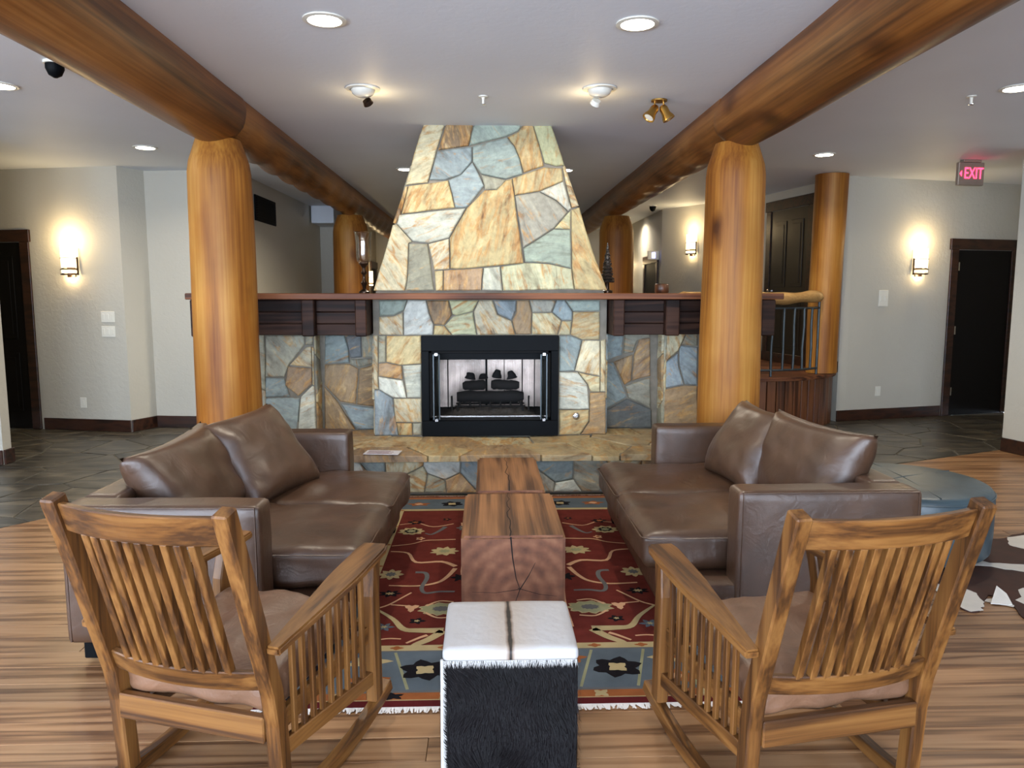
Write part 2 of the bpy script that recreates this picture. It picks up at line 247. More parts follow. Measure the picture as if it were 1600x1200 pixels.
# ------------------------------------------------------------------ mesh helpers
def link(o, parent=None):
    COL.objects.link(o)
    if parent: o.parent = parent
    return o
def tag(o, label=None, cat=None, group=None, kind=None):
    if label: o['label'] = label
    if cat: o['category'] = cat
    if group: o['group'] = group
    if kind: o['kind'] = kind
    return o
def thing(name, label, cat, loc=(0, 0, 0), rz=0, group=None):
    o = bpy.data.objects.new(name, None); o.location = loc; o.rotation_euler = (0, 0, rz); o.empty_display_size = .1
    link(o); return tag(o, label, cat, group)
class MB:
    def __init__(s): s.v = []; s.f = []
    def add(s, vs, fs, M=None):
        b = len(s.v); s.v += [tuple(M @ Vector(v)) if M else tuple(v) for v in vs]; s.f += [tuple(i + b for i in f) for f in fs]; return s
    def box(s, x0, x1, y0, y1, z0, z1, M=None):
        return s.add([(x0, y0, z0), (x1, y0, z0), (x1, y1, z0), (x0, y1, z0), (x0, y0, z1), (x1, y0, z1), (x1, y1, z1), (x0, y1, z1)],
                     [(3, 2, 1, 0), (4, 5, 6, 7), (0, 1, 5, 4), (1, 2, 6, 5), (2, 3, 7, 6), (3, 0, 4, 7)], M)
    def prism(s, poly, z0, z1, M=None):
        n = len(poly); vs = [(p[0], p[1], z0) for p in poly] + [(p[0], p[1], z1) for p in poly]
        return s.add(vs, [tuple(range(n - 1, -1, -1)), tuple(range(n, 2 * n))] + [(i, (i + 1) % n, n + (i + 1) % n, n + i) for i in range(n)], M)
    def sweep(s, pts, w, h, side=(1, 0, 0), ws=None):
        # rectangular bar along pts; side = direction of its width
        side = Vector(side).normalized(); pts = [Vector(p) for p in pts]; n = len(pts); vs = []; fs = []
        for i, p in enumerate(pts):
            t = (pts[min(i + 1, n - 1)] - pts[max(i - 1, 0)]).normalized(); sd = (side - t * side.dot(t)).normalized(); up = t.cross(sd)
            ww = (ws[i] if ws else w) / 2
            vs += [p - sd * ww - up * h / 2, p + sd * ww - up * h / 2, p + sd * ww + up * h / 2, p - sd * ww + up * h / 2]
        fs.append((3, 2, 1, 0)); e = 4 * (n - 1); fs.append((e, e + 1, e + 2, e + 3))
        for i in range(n - 1):
            for k in range(4): a = 4 * i + k; b = 4 * i + (k + 1) % 4; fs.append((a, b, b + 4, a + 4))
        return s.add(vs, fs)
    def tube(s, pts, rs, n=12, wob=None, cap=True):
        pts = [Vector(p) for p in pts]; m = len(pts); vs = []; fs = []
        if not isinstance(rs, (list, tuple)): rs = [rs] * m
        ref = None
        for i, p in enumerate(pts):
            t = (pts[min(i + 1, m - 1)] - pts[max(i - 1, 0)]).normalized()
            if ref is None: ref = Vector((0, 0, 1)) if abs(t.z) < .9 else Vector((1, 0, 0))
            u = (ref - t * ref.dot(t)).normalized(); ref = u; q = t.cross(u)
            for k in range(n):
                an = 2 * PI * k / n; r = rs[i] * (wob(i, an, p) if wob else 1); vs.append(p + (u * math.cos(an) + q * math.sin(an)) * r)
        for i in range(m - 1):
            for k in range(n): a = i * n + k; b = i * n + (k + 1) % n; fs.append((a, b, b + n, a + n))
        if cap: fs.append(tuple(range(n - 1, -1, -1))); fs.append(tuple(range((m - 1) * n, m * n)))
        return s.add(vs, fs)
    def lathe(s, prof, n=24, M=None):
        m = len(prof); vs = []; fs = []
        for r, z in prof:
            for k in range(n): vs.append((r * math.cos(2 * PI * k / n), r * math.sin(2 * PI * k / n), z))
        for i in range(m - 1):
            for k in range(n): a = i * n + k; b = i * n + (k + 1) % n; fs.append((a, b, b + n, a + n))
        fs.append(tuple(range(n - 1, -1, -1))); fs.append(tuple(range((m - 1) * n, m * n)))
        return s.add(vs, fs, M)
    def mesh(s, name, mat, bevel=0, smooth=False, seg=1):
        me = bpy.data.meshes.new(name); me.from_pydata(s.v, [], s.f)
        bm = bmesh.new(); bm.from_mesh(me); bmesh.ops.recalc_face_normals(bm, faces=bm.faces)
        if bevel: bmesh.ops.bevel(bm, geom=[e for e in bm.edges if len(e.link_faces) == 2 and e.calc_face_angle(0) > .5], offset=bevel, segments=seg, affect='EDGES', clamp_overlap=True)
        bm.to_mesh(me); bm.free()
        me.materials.append(MATS[mat] if isinstance(mat, str) else mat)
        if smooth:
            for p in me.polygons: p.use_smooth = True
            if smooth != 2: me.set_sharp_from_angle(angle=math.radians(50))
        return me
    def build(s, name, mat, parent=None, **kw):
        return link(bpy.data.objects.new(name, s.mesh(name, mat, **kw)), parent)
def box(name, x0, x1, y0, y1, z0, z1, mat, parent=None, bevel=0, M=None):
    return MB().box(x0, x1, y0, y1, z0, z1, M).build(name, mat, parent, bevel=bevel)
def struct(o): o['kind'] = 'structure'; return o
def soft_box(sx, sy, sz, r, bulge=(0, 0, 0), nz=.0, nf=6., n=16, seed=0, M=None):
    """box with rounded edges, swelling faces and gentle wrinkles; half sizes sx sy sz"""
    bm = bmesh.new(); bmesh.ops.create_cube(bm, size=2); bmesh.ops.subdivide_edges(bm, edges=bm.edges[:], cuts=n, use_grid_fill=True)
    for v in bm.verts:
        c = [math.copysign(1 - (1 - abs(t)) ** 1.35, t) if abs(t) < 1 else t for t in v.co]
        p = Vector((c[0] * sx, c[1] * sy, c[2] * sz)); q = Vector((max(-sx + r, min(sx - r, p.x)), max(-sy + r, min(sy - r, p.y)), max(-sz + r, min(sz - r, p.z))))
        d = p - q
        if d.length > 1e-6: p = q + d.normalized() * r
        u, vv, ww = c; f = lambda a, b: (1 - a * a) * (1 - b * b)
        p.x += bulge[0] * math.copysign(f(vv, ww), u) * abs(u); p.y += bulge[1] * math.copysign(f(u, ww), vv) * abs(vv); p.z += bulge[2] * math.copysign(f(u, vv), ww) * abs(ww)
        if nz:
            k = mnoise.fractal(Vector((p.x * nf + seed, p.y * nf * .7, p.z * nf)), 1.0, 2.0, 3); dn = Vector((u ** 5, vv ** 5, ww ** 5))
            if dn.length > 1e-4: p += dn.normalized() * k * nz
        v.co = M @ p if M else p
    me = bpy.data.meshes.new('soft'); bm.to_mesh(me); bm.free()
    for p in me.polygons: p.use_smooth = True
    return me
def soft(name, mat, parent, *a, **k):
    me = soft_box(*a, **k); me.materials.append(MATS[mat]); return link(bpy.data.objects.new(name, me), parent)
def pillow(name, mat, parent, L, Hh, T, M, seed=0, ear=.05, nz=.018, n=26):
    """plump cushion: length along y, height along z, thickness along x"""
    vs = []; fs = []
    for side in (1, -1):
        b = len(vs)
        for i in range(n + 1):
            for j in range(n + 1):
                u = -1 + 2 * i / n; v = -1 + 2 * j / n
                t = T * (max(0, (1 - abs(u) ** 3.2)) * max(0, (1 - abs(v) ** 3.2))) ** .5 + .012 * (1 if abs(u) < 1 and abs(v) < 1 else 0)
                pull = 1 - ear * (1 - abs(u) ** 2) * abs(v) ** 2 ; pull2 = 1 - ear * (1 - abs(v) ** 2) * abs(u) ** 2
                y = u * L / 2 * pull2; z = v * Hh / 2 * pull
                k = mnoise.fractal(Vector((y * 5 + seed, z * 5, side * 3.1 + seed)), 1., 2., 3)
                crease = math.sin((u * 3 + v * 5 + seed) * 2) * .3 * abs(u) ** 3
                vs.append(tuple(M @ Vector((side * (t + (k + crease) * nz * (1 - abs(u) ** 8) * (1 - abs(v) ** 8)), y, z))))
        for i in range(n):
            for j in range(n):
                a = b + i * (n + 1) + j; q = (a, a + 1, a + n + 2, a + n + 1); fs.append(q if side < 0 else q[::-1])
    me = bpy.data.meshes.new(name); me.from_pydata(vs, [], fs)
    bm = bmesh.new(); bm.from_mesh(me); bmesh.ops.remove_doubles(bm, verts=bm.verts, dist=.0008); bmesh.ops.recalc_face_normals(bm, faces=bm.faces); bm.to_mesh(me); bm.free()
    me.materials.append(MATS[mat])
    for p in me.polygons: p.use_smooth = True
    return link(bpy.data.objects.new(name, me), parent)
def clip(poly, px, py, nx, ny):
    """keep the side where (p - (px,py)).(nx,ny) <= 0"""
    out = []
    for i, A in enumerate(poly):
        B = poly[(i + 1) % len(poly)]; da = (A[0] - px) * nx + (A[1] - py) * ny; db = (B[0] - px) * nx + (B[1] - py) * ny
        if da <= 0: out.append(A)
        if da * db < 0: t = da / (da - db); out.append((A[0] + (B[0] - A[0]) * t, A[1] + (B[1] - A[1]) * t))
    return out
def voronoi(x0, x1, y0, y1, nx, ny, jit=.8, seed=1):
    rn = random.Random(seed); S = []
    for j in range(ny):
        for i in range(nx):
            S.append((x0 + (x1 - x0) * (i + .5 + (.5 if j % 2 else 0) * .6 + (rn.random() - .5) * jit) / nx, y0 + (y1 - y0) * (j + .5 + (rn.random() - .5) * jit) / ny))
    R = 3 * max((x1 - x0) / nx, (y1 - y0) / ny); cells = []
    for i, p in enumerate(S):
        poly = [(x0, y0), (x1, y0), (x1, y1), (x0, y1)]
        for k, q in enumerate(S):
            if k == i or abs(q[0] - p[0]) > R or abs(q[1] - p[1]) > R: continue
            poly = clip(poly, (p[0] + q[0]) / 2, (p[1] + q[1]) / 2, q[0] - p[0], q[1] - p[1])
            if len(poly) < 3: break
        if len(poly) >= 3: cells.append(poly)
    return cells
def area2(p): return sum(p[i][0] * p[(i + 1) % len(p)][1] - p[(i + 1) % len(p)][0] * p[i][1] for i in range(len(p))) / 2
def inset(poly, d):
    n = len(poly); out = []
    for i in range(n):
        A = Vector(poly[i - 1]); B = Vector(poly[i]); C = Vector(poly[(i + 1) % n]); e1 = (B - A); e2 = (C - B)
        if e1.length < 1e-6 or e2.length < 1e-6: out.append(tuple(B)); continue
        e1.normalize(); e2.normalize(); n1 = Vector((-e1.y, e1.x)); n2 = Vector((-e2.y, e2.x)); b = n1 + n2
        k = b.length_squared
        out.append(tuple(B + (b * (2 * d / k) if k > .6 else b * d)))
    return out
def stone_mesh(poly, T, gap=.0035, bev=.008, sub=.08, jit=.006, map3=None, seed=0, rough=.006, hold=None):
    """irregular slab; poly in plane coords (a,b); map3(a,b,h) -> 3d"""
    if area2(poly) < 0: poly = poly[::-1]
    P = []
    for i, A in enumerate(poly):
        B = poly[(i + 1) % len(poly)]; L = math.hypot(B[0] - A[0], B[1] - A[1]); k = max(1, int(L / sub))
        for t in range(k): f = t / k; P.append((A[0] + (B[0] - A[0]) * f, A[1] + (B[1] - A[1]) * f))
    J = []
    for x, y in P:
        v = mnoise.noise_vector(Vector((x * 7 + 3.3, y * 7, 1.7)))
        if hold and hold(x, y): v = Vector((0, 0, 0))
        J.append((x + v.x * jit, y + v.y * jit))
    o = inset(J, gap); q = inset(J, gap + bev); n = len(o); cx = sum(p[0] for p in q) / n; cyy = sum(p[1] for p in q) / n
    tx, ty = (random.random() - .5) * .05, (random.random() - .5) * .05
    hh = lambda p: T + (p[0] - cx) * tx + (p[1] - cyy) * ty + rough * mnoise.noise(Vector((p[0] * 9, p[1] * 9, seed + .5)))
    mid = [((p[0] + cx) / 2, (p[1] + cyy) / 2) for p in q]
    vs = [map3(p[0], p[1], 0) for p in o] + [map3(p[0], p[1], max(.004, hh(p) - bev * .8)) for p in o] + [map3(p[0], p[1], hh(p)) for p in q] + [map3(cx, cyy, hh((cx, cyy)) + rough)]
    fs = [tuple(range(n - 1, -1, -1))]
    for r in range(2):
        for i in range(n): a = r * n + i; b = r * n + (i + 1) % n; fs.append((a, b, b + n, a + n))
    fs += [(2 * n + i, 2 * n + (i + 1) % n, 3 * n) for i in range(n)]
    mb = MB().add(vs, fs); return mb
STONEC = {'blue': (138, 150, 152), 'teal': (146, 158, 148), 'grey': (150, 148, 132), 'white': (194, 196, 184), 'cream': (192, 184, 154), 'green': (172, 172, 138),
          'ochre': (188, 172, 130), 'tan': (160, 136, 106), 'brown': (128, 106, 80), 'dark': (92, 96, 96), 'flag': (178, 160, 124)}
RUSTA = {'blue': .05, 'teal': .0, 'grey': .12, 'white': .12, 'cream': .3, 'green': .18, 'ochre': .36, 'tan': .26, 'brown': .34, 'dark': .1, 'flag': .26}
def stone(name, poly, kind, parent, map3, T=.035, **kw):
    mb = stone_mesh(poly, T - .012 + (random.random() - .5) * .012, map3=map3, seed=random.random() * 50, **kw)
    o = mb.build(name, 'stone', parent); c = STONEC[kind]; k = .94 + random.random() * .14
    o.color = (s2l(c[0] * k), s2l(c[1] * k), s2l(c[2] * k * (.97 + random.random() * .06)), RUSTA[kind] * (.8 + .4 * random.random())); return o

# ================================================================== STRUCTURE
CEIL = 2.82
def wall(name, p0, p1, mat='wall_paint', z0=0, z1=CEIL, th=.12):
    """upright slab; its room face runs p0 -> p1 with the room on the right hand"""
    p0 = Vector(p0); p1 = Vector(p1); d = (p1 - p0).normalized(); nrm = Vector((-d.y, d.x)) * th
    return struct(MB().prism([tuple(p0), tuple(p1), tuple(p1 + nrm), tuple(p0 + nrm)], z0, z1).build(name, mat))
def baseboard(name, p0, p1, h=.13, th=.018, z0=0):
    p0 = Vector(p0); p1 = Vector(p1); d = (p1 - p0).normalized(); n = Vector((-d.y, d.x)) * -th
    return struct(MB().prism([tuple(p0), tuple(p1), tuple(p1 + n), tuple(p0 + n)], z0 + .001, z0 + h).build(name, 'trim_wood', bevel=.004))
def frame_on(p0, p1):
    """matrix with x along the wall p0->p1, y pointing into the wall, z up, origin p0"""
    d = (Vector(p1) - Vector(p0)).normalized(); return Matrix(((d.x, -d.y, 0, p0[0]), (d.y, d.x, 0, p0[1]), (0, 0, 1, 0), (0, 0, 0, 1)))

# corners of the plan
A0, A1 = (-6.4, 8.82), (-3.86, 8.3); B1 = (-3.72, 8.62); C1 = (-2.72, 8.5); D1 = (-2.68, 12.6); E1 = (-2.3, 12.6); E2 = (-2.3, 16.2)
K0, K1 = (-6.4, 6.72), (-4.25, 6.72)
F0, F1 = (4.1, 8.72), (6.6, 9.35); H1 = (3.77, 10.6); I1 = (2.8, 12.25); J0 = (2.8, 15.2); J1 = (3.6, 14.9)
G0, G1 = (4.93, 7.02), (5.35, 5.3)
wall('wall_left', A0, A1); wall('wall_left_return', A1, B1); wall('wall_left_back', B1, C1); wall('wall_passage_left', C1, D1); wall('wall_passage_end', D1, E1); wall('wall_far_left', E1, E2)
wall('wall_near_left', K0, K1)
wall('wall_left_hall', (-6.4, 6.72), (-6.4, 8.82))
wall('wall_right', F0, F1); wall('wall_landing', H1, F0); wall('wall_angled_right', I1, H1); wall('wall_passage_right', (2.8, 16.2), I1); 
wall('wall_near_right', G0, G1); wall('wall_near_right_end', G1, (6.4, 5.3)); wall('wall_right_hall', (6.6, 9.35), (6.6, 6.2))
wall('wall_far', (-2.4, 16.2), (2.9, 16.2))
def window(i, x, wd, z0, z1, y0, y1):
    m = MB(); t = .06
    m.box(x - wd / 2, x - wd / 2 + t, y0, y1, z0, z1); m.box(x + wd / 2 - t, x + wd / 2, y0, y1, z0, z1); m.box(x - wd / 2 + t, x + wd / 2 - t, y0, y1, z0, z0 + t); m.box(x - wd / 2 + t, x + wd / 2 - t, y0, y1, z1 - t, z1); m.box(x - .03, x + .03, y0, y1, z0 + t, z1 - t)
    f = struct(m.build('window_%d' % i, 'trim_wood'))
    for a, b in ((x - wd / 2 + t, x - .03), (x + .03, x + wd / 2 - t)):
        box('pane', a, b, (y0 + y1) / 2 - .003, (y0 + y1) / 2 + .003, z0 + t, z1 - t, 'window_glass', f)
# wall behind the viewer, full of windows
mb = MB(); xs = [-6.4] + sum([[x - wd / 2, x + wd / 2] for x, wd in WINS], []) + [6.4]
for i in range(0, len(xs), 2): mb.box(xs[i], xs[i + 1], BACKY - .12, BACKY, 0, CEIL)
for x, wd in WINS: mb.box(x - wd / 2, x + wd / 2, BACKY - .12, BACKY, 0, WZ0); mb.box(x - wd / 2, x + wd / 2, BACKY - .12, BACKY, WZ1, CEIL)
struct(mb.build('wall_back', 'wall_paint'))
for i, (x, wd) in enumerate(WINS): window(i + 1, x, wd, WZ0, WZ1, BACKY - .1, BACKY - .02)
wall('wall_right_side', (6.4, 6.3), (6.4, BACKY))
for nm, sg, yend in (('wall_left_side', -1, 6.72),):
    mb = MB(); ys = [BACKY] + sum([[y - wd / 2, y + wd / 2] for y, wd in FILL_WINS], []) + [yend]; xa, xb = sorted((sg * 6.4, sg * 6.52))
    for i in range(0, len(ys), 2): mb.box(xa, xb, ys[i], ys[i + 1], 0, CEIL)
    for y, wd in FILL_WINS: mb.box(xa, xb, y - wd / 2, y + wd / 2, 0, WZ0); mb.box(xa, xb, y - wd / 2, y + wd / 2, WZ1, CEIL)
    struct(mb.build(nm, 'wall_paint'))
    for i, (y, wd) in enumerate(FILL_WINS):
        m = MB(); t = .06; x0, x1 = xa + .02, xb - .02
        m.box(x0, x1, y - wd / 2, y - wd / 2 + t, WZ0, WZ1); m.box(x0, x1, y + wd / 2 - t, y + wd / 2, WZ0, WZ1); m.box(x0, x1, y - wd / 2 + t, y + wd / 2 - t, WZ0, WZ0 + t); m.box(x0, x1, y - wd / 2 + t, y + wd / 2 - t, WZ1 - t, WZ1); m.box(x0, x1, y - .03, y + .03, WZ0 + t, WZ1 - t)
        f = struct(m.build('window_%d' % (6 + i + (1 if sg > 0 else 0)), 'trim_wood'))  # unseen side window, added for more daylight on the ceiling
        for a, b in ((y - wd / 2 + t, y - .03), (y + .03, y + wd / 2 - t)): box('pane', (x0 + x1) / 2 - .003, (x0 + x1) / 2 + .003, a, b, WZ0 + t, WZ1 - t, 'window_glass', f)
struct(box('ceiling', -6.7, 6.8, BACKY - .2, 16.4, CEIL, CEIL + .12, 'ceiling_paint'))
# baseboards
baseboard('baseboard_left', (-4.9, 8.513), A1); baseboard('baseboard_left_return', A1, B1); baseboard('baseboard_left_back', B1, C1); baseboard('baseboard_passage', C1, D1)
baseboard('baseboard_near_left', K0, K1); baseboard('baseboard_right', F0, (5.56, 9.088)); baseboard('baseboard_near_right', G0, G1); baseboard('baseboard_landing', H1, F0, z0=.58); baseboard('baseboard_angled', I1, H1); baseboard('baseboard_near_left_return', K1, (-4.25, 6.86)); baseboard('baseboard_left_side', (-6.4, BACKY), (-6.4, 6.72)); baseboard('baseboard_right_side', (6.4, 6.3), (6.4, BACKY))
# soffit over the passage mouth
struct(box('trim_1', -2.66, -2.32, 11.9, 12.58, 2.56, CEIL - .001, 'ceiling_paint', bevel=.005))

# ---- floors
struct(box('floor', -6.5, 6.7, BACKY - .1, 16.4, -.08, -.014, 'floor_wood'))
FLOOR = bpy.data.objects['floor']
bl = lambda y: -3.06 + (y - 4.95) / 1.27           # wood / slate border on the left
br = lambda y: 1.6 + (y - 5.62) / .429             # and on the right
PW = .135; y = 0.55; row = 0; rn = random.Random(3)
while y < 7.75:
    y1 = y + PW
    if y1 <= 5.62: lo = (max(-4.6, bl(y)), max(-4.6, bl(y1)))
    else: lo = (br(y), br(y1))
    hi = 5.0 if y < 5.6 else 6.3
    if y < 1.3: lo = (-2.3, -2.3); hi = 2.3
    x = lo[0] if lo[0] > -4.5 else lo[0] - rn.random() * 1.5
    first = True; pts = []
    while x < hi:
        L = 1.7 + rn.random() * 1.9; x2 = min(x + L, hi + .5)
        xa0, xa1 = (lo[0], lo[1]) if first and lo[0] > -4.5 and y > 1.3 else (x, x)
        if x2 - max(xa0, xa1) > .15:
            g = .0009; m = MB().prism([(xa0 + g, y + g), (x2 - g, y + g), (x2 - g, y1 - g), (xa1 + g, y1 - g)], -.013, -.0005 + (rn.random() - .5) * .0008)
            m.build('plank', 'floor_wood', FLOOR, bevel=.0012)
        first = False; x = x2
    y = y1; row += 1
SL = struct(MB().prism([(-6.4, 1.0), (-2.535, 5.62), (1.6, 5.62), (6.55, 7.74), (6.55, 16.2), (-6.4, 16.2)], -.0135, -.004).build('floor_slate', 'grout'))
def slate(cells):
    for c in cells:
        if abs(area2(c)) < .01: continue
        if area2(c) < 0: c = c[::-1]
        p = inset(c, .008); k = inset(c, .012); n = len(p); h = (rn.random() - .5) * .002
        MB().add([(a, b, -.004) for a, b in p] + [(a, b, -.001 + h) for a, b in p] + [(a, b, .001 + h) for a, b in k], [tuple(range(2 * n, 3 * n))] + [(r * n + i, r * n + (i + 1) % n, (r + 1) * n + (i + 1) % n, (r + 1) * n + i) for r in (0, 1) for i in range(n)]).build('flagstone', 'slate', SL)
left = []
for c in voronoi(-5.2, -2.35, 3.9, 8.75, 6, 9, .8, 5):
    if sum(p[1] for p in c) / len(c) < 5.6: c = clip(c, -3.06, 4.95, 1.27, -1)
    if len(c) > 2: left.append(c)
slate(left)
slate([c for c in (clip(c, 1.6, 5.63, .429, -1) for c in voronoi(2.35, 6.4, 5.9, 9.1, 8, 6, .8, 8)) if len(c) > 2])
slate(voronoi(-2.3, 2.3, 7.6, 12.5, 6, 6, .8, 9))

# ---- doors
def door(n, M, w, h, leaf_mat, panels=True, casing='trim_wood', hinges=False, handle=None, inset_=.02):
    """casing on the wall face; x 0..w along the wall, y<0 towards the room"""
    t = .11; m = MB(); m.box(-t, 0, -.025, -.001, .002, h, M); m.box(w, w + t, -.025, -.001, .002, h, M); m.box(-t - .02, w + t + .02, -.032, -.001, h, h + .13, M)
    f = struct(m.build('door_%d' % n, casing, bevel=.004))
    lf = box('leaf', .004, w - .004, -.012, -.001, .004, h - .004, leaf_mat, f, M=M)
    if panels:
        for x0, x1 in ((.1, w / 2 - .05), (w / 2 + .05, w - .1)):
            for z0, z1 in ((.2, .85), (1.0, h - .15)):
                box('panel', x0, x1, -.02, -.0125, z0, z1, leaf_mat, lf, .006, M); box('panel_field', x0 + .05, x1 - .05, -.025, -.0202, z0 + .05, z1 - .05, leaf_mat, lf, .004, M)
    if hinges:
        for z in (.25, 1.0, h - .25): box('hinge', .006, .026, -.02, -.0121, z, z + .1, 'chrome', f, M=M)
    if handle: 
        mb = MB().lathe([(.022, 0), (.022, .01), (.01, .02), (.01, .04), (.026, .05), (.026, .065), (.01, .075)], 12, M @ Matrix.Translation((handle, -.0125, .95)) @ Matrix.Rotation(PI / 2, 4, 'X')); mb.build('handle', 'chrome', f, smooth=True)
    return f
door(1, frame_on((-5.92, 8.722), (-4.98, 8.529)), .9, 2.05, 'black_leaf', True, handle=.08)
door(2, frame_on((5.68, 9.118), (6.5, 9.325)), .82, 2.02, 'black_leaf', False, hinges=True)
Mh = frame_on((3.835, 10.27), (4.04, 9.07)); Mh = Mh @ Matrix.Translation((0, 0, .58)); door(3, Mh, .86, 2.0, 'panel_door', True, handle=.08)
door(4, frame_on((2.8, 13.45), (2.8, 12.45)), .9, 2.0, 'black_leaf', False)
door(5, frame_on((-2.3, 15.45), (-2.3, 16.2)), .6, 2.0, 'black_leaf', False)

# ================================================================== FIREPLACE
FACE = 6.27          # front plane of the masonry between hearth and mantel
FP = thing('fireplace', 'tall stone fireplace with tapering chimney and raised flagstone hearth', 'fireplace', (0, FACE, 0))
def loc(p): return (p[0], p[1] - FACE, p[2])
def tr(x0, y0, k): return lambda P, Y: [(lambda q: (q.x, q.z))(on_y(x0 + x / k, y0 + y / k, Y)) for x, y in P]
C1_, C2_, C3_ = tr(560, 180, 4), tr(400, 440, 4.4444), tr(740, 440, 4.4444)
ZM = 1.50            # mantel top
CH = FACE - .04 + .035
core = MB().add([(-.9, CH - FACE, ZM), (.965, CH - FACE, ZM), (.965, .95, ZM), (-.9, .95, ZM), (-.485, CH - FACE, CEIL), (.51, CH - FACE, CEIL), (.51, .75, CEIL), (-.485, .75, CEIL)],
                [(3, 2, 1, 0), (4, 5, 6, 7), (0, 1, 5, 4), (1, 2, 6, 5), (2, 3, 7, 6), (3, 0, 4, 7)]).build('chimney', 'mortar', FP)
front = lambda Y: (lambda a, b, h: (a, Y - FACE - h, b))
CHIM = [('cream', [(405, 45), (545, 45), (490, 215), (432, 420), (290, 437)]), ('brown', [(548, 45), (720, 45), (690, 190), (497, 218)]), ('teal', [(722, 45), (1030, 45), (1000, 95), (925, 132), (690, 190)]),
 ('ochre', [(1035, 45), (1087, 45), (1130, 180), (1162, 315), (1035, 358), (1010, 270), (975, 190), (930, 135), (1000, 98)]), ('green', [(1087, 45), (1205, 45), (1290, 312), (1235, 318), (1165, 298), (1130, 180)]),
 ('blue', [(492, 222), (710, 192), (713, 287), (640, 371), (540, 407), (440, 400)]), ('teal', [(713, 193), (928, 135), (975, 193), (1012, 275), (1030, 365), (922, 400), (767, 370), (714, 288)]),
 ('ochre', [(310, 440), (562, 405), (602, 576), (268, 617)]), ('brown', [(288, 443), (310, 440), (266, 620), (232, 682), (212, 675)]), ('blue', [(563, 405), (640, 371), (713, 290), (787, 440), (676, 578), (604, 577)]),
 ('grey', [(767, 371), (921, 402), (900, 440), (862, 465), (790, 464), (786, 437)]), ('ochre', [(960, 395), (921, 404), (863, 465), (790, 465), (675, 580), (570, 768), (575, 958), (640, 963), (1033, 925), (1023, 830), (988, 620), (975, 500)]),
 ('ochre', [(961, 393), (1160, 322), (1272, 328), (1281, 411), (1130, 477), (976, 501)]), ('cream', [(1272, 320), (1292, 312), (1380, 568), (1333, 580), (1300, 450)]), ('white', [(1134, 478), (1281, 412), (1332, 580), (1312, 600), (1240, 533)]),
 ('grey', [(977, 502), (1131, 479), (1240, 534), (1312, 602), (1228, 705), (1031, 830), (998, 640)]), ('green', [(1312, 606), (1330, 590), (1328, 714), (1222, 710)]), ('teal', [(1031, 832), (1222, 711), (1328, 715), (1332, 957), (1197, 926), (1042, 918)]),
 ('ochre', [(1331, 588), (1384, 570), (1425, 720), (1557, 1097), (1352, 1092), (1334, 958)]), ('white', [(253, 620), (672, 578), (568, 767), (435, 801), (338, 788), (240, 680)]), ('cream', [(213, 685), (242, 682), (336, 790), (313, 801), (303, 1030), (287, 1100), (88, 1100)]),
 ('grey', [(314, 802), (434, 801), (473, 1098), (291, 1098), (306, 1000)]), ('cream', [(437, 803), (568, 769), (572, 962), (472, 970)]), ('ochre', [(473, 972), (531, 968), (527, 1098), (482, 1098)]), ('tan', [(533, 967), (779, 953), (768, 1098), (529, 1098)]),
 ('white', [(781, 953), (888, 943), (899, 1100), (772, 1098)]), ('green', [(890, 943), (1040, 920), (1197, 928), (1334, 959), (1352, 1092), (903, 1100)])]
for kind, P in CHIM:
    stone('stone', C1_(P, CH - .035), kind, core, front(CH), T=.04, jit=.005, sub=.09)
# chimney sides (they lean with the taper)
for sgn, xb, xt in ((-1, -.9, -.485), (1, .965, .51)):
    d = Vector((xt - xb, 0, CEIL - ZM)).normalized(); nn = Vector((sgn * d.z, 0, -sgn * d.x)); L = math.hypot(xt - xb, CEIL - ZM)
    mp_ = lambda a, b, h, xb=xb, d=d, nn=nn: (xb + d.x * b + nn.x * h, a - FACE, ZM + d.z * b + nn.z * h)
    for c in voronoi(CH + .02, CH + .78, 0.02, L - .05, 2, 4, .7, 3 + sgn): stone('stone', c, random.choice(['cream', 'grey', 'ochre', 'teal']), core, mp_, T=.03)

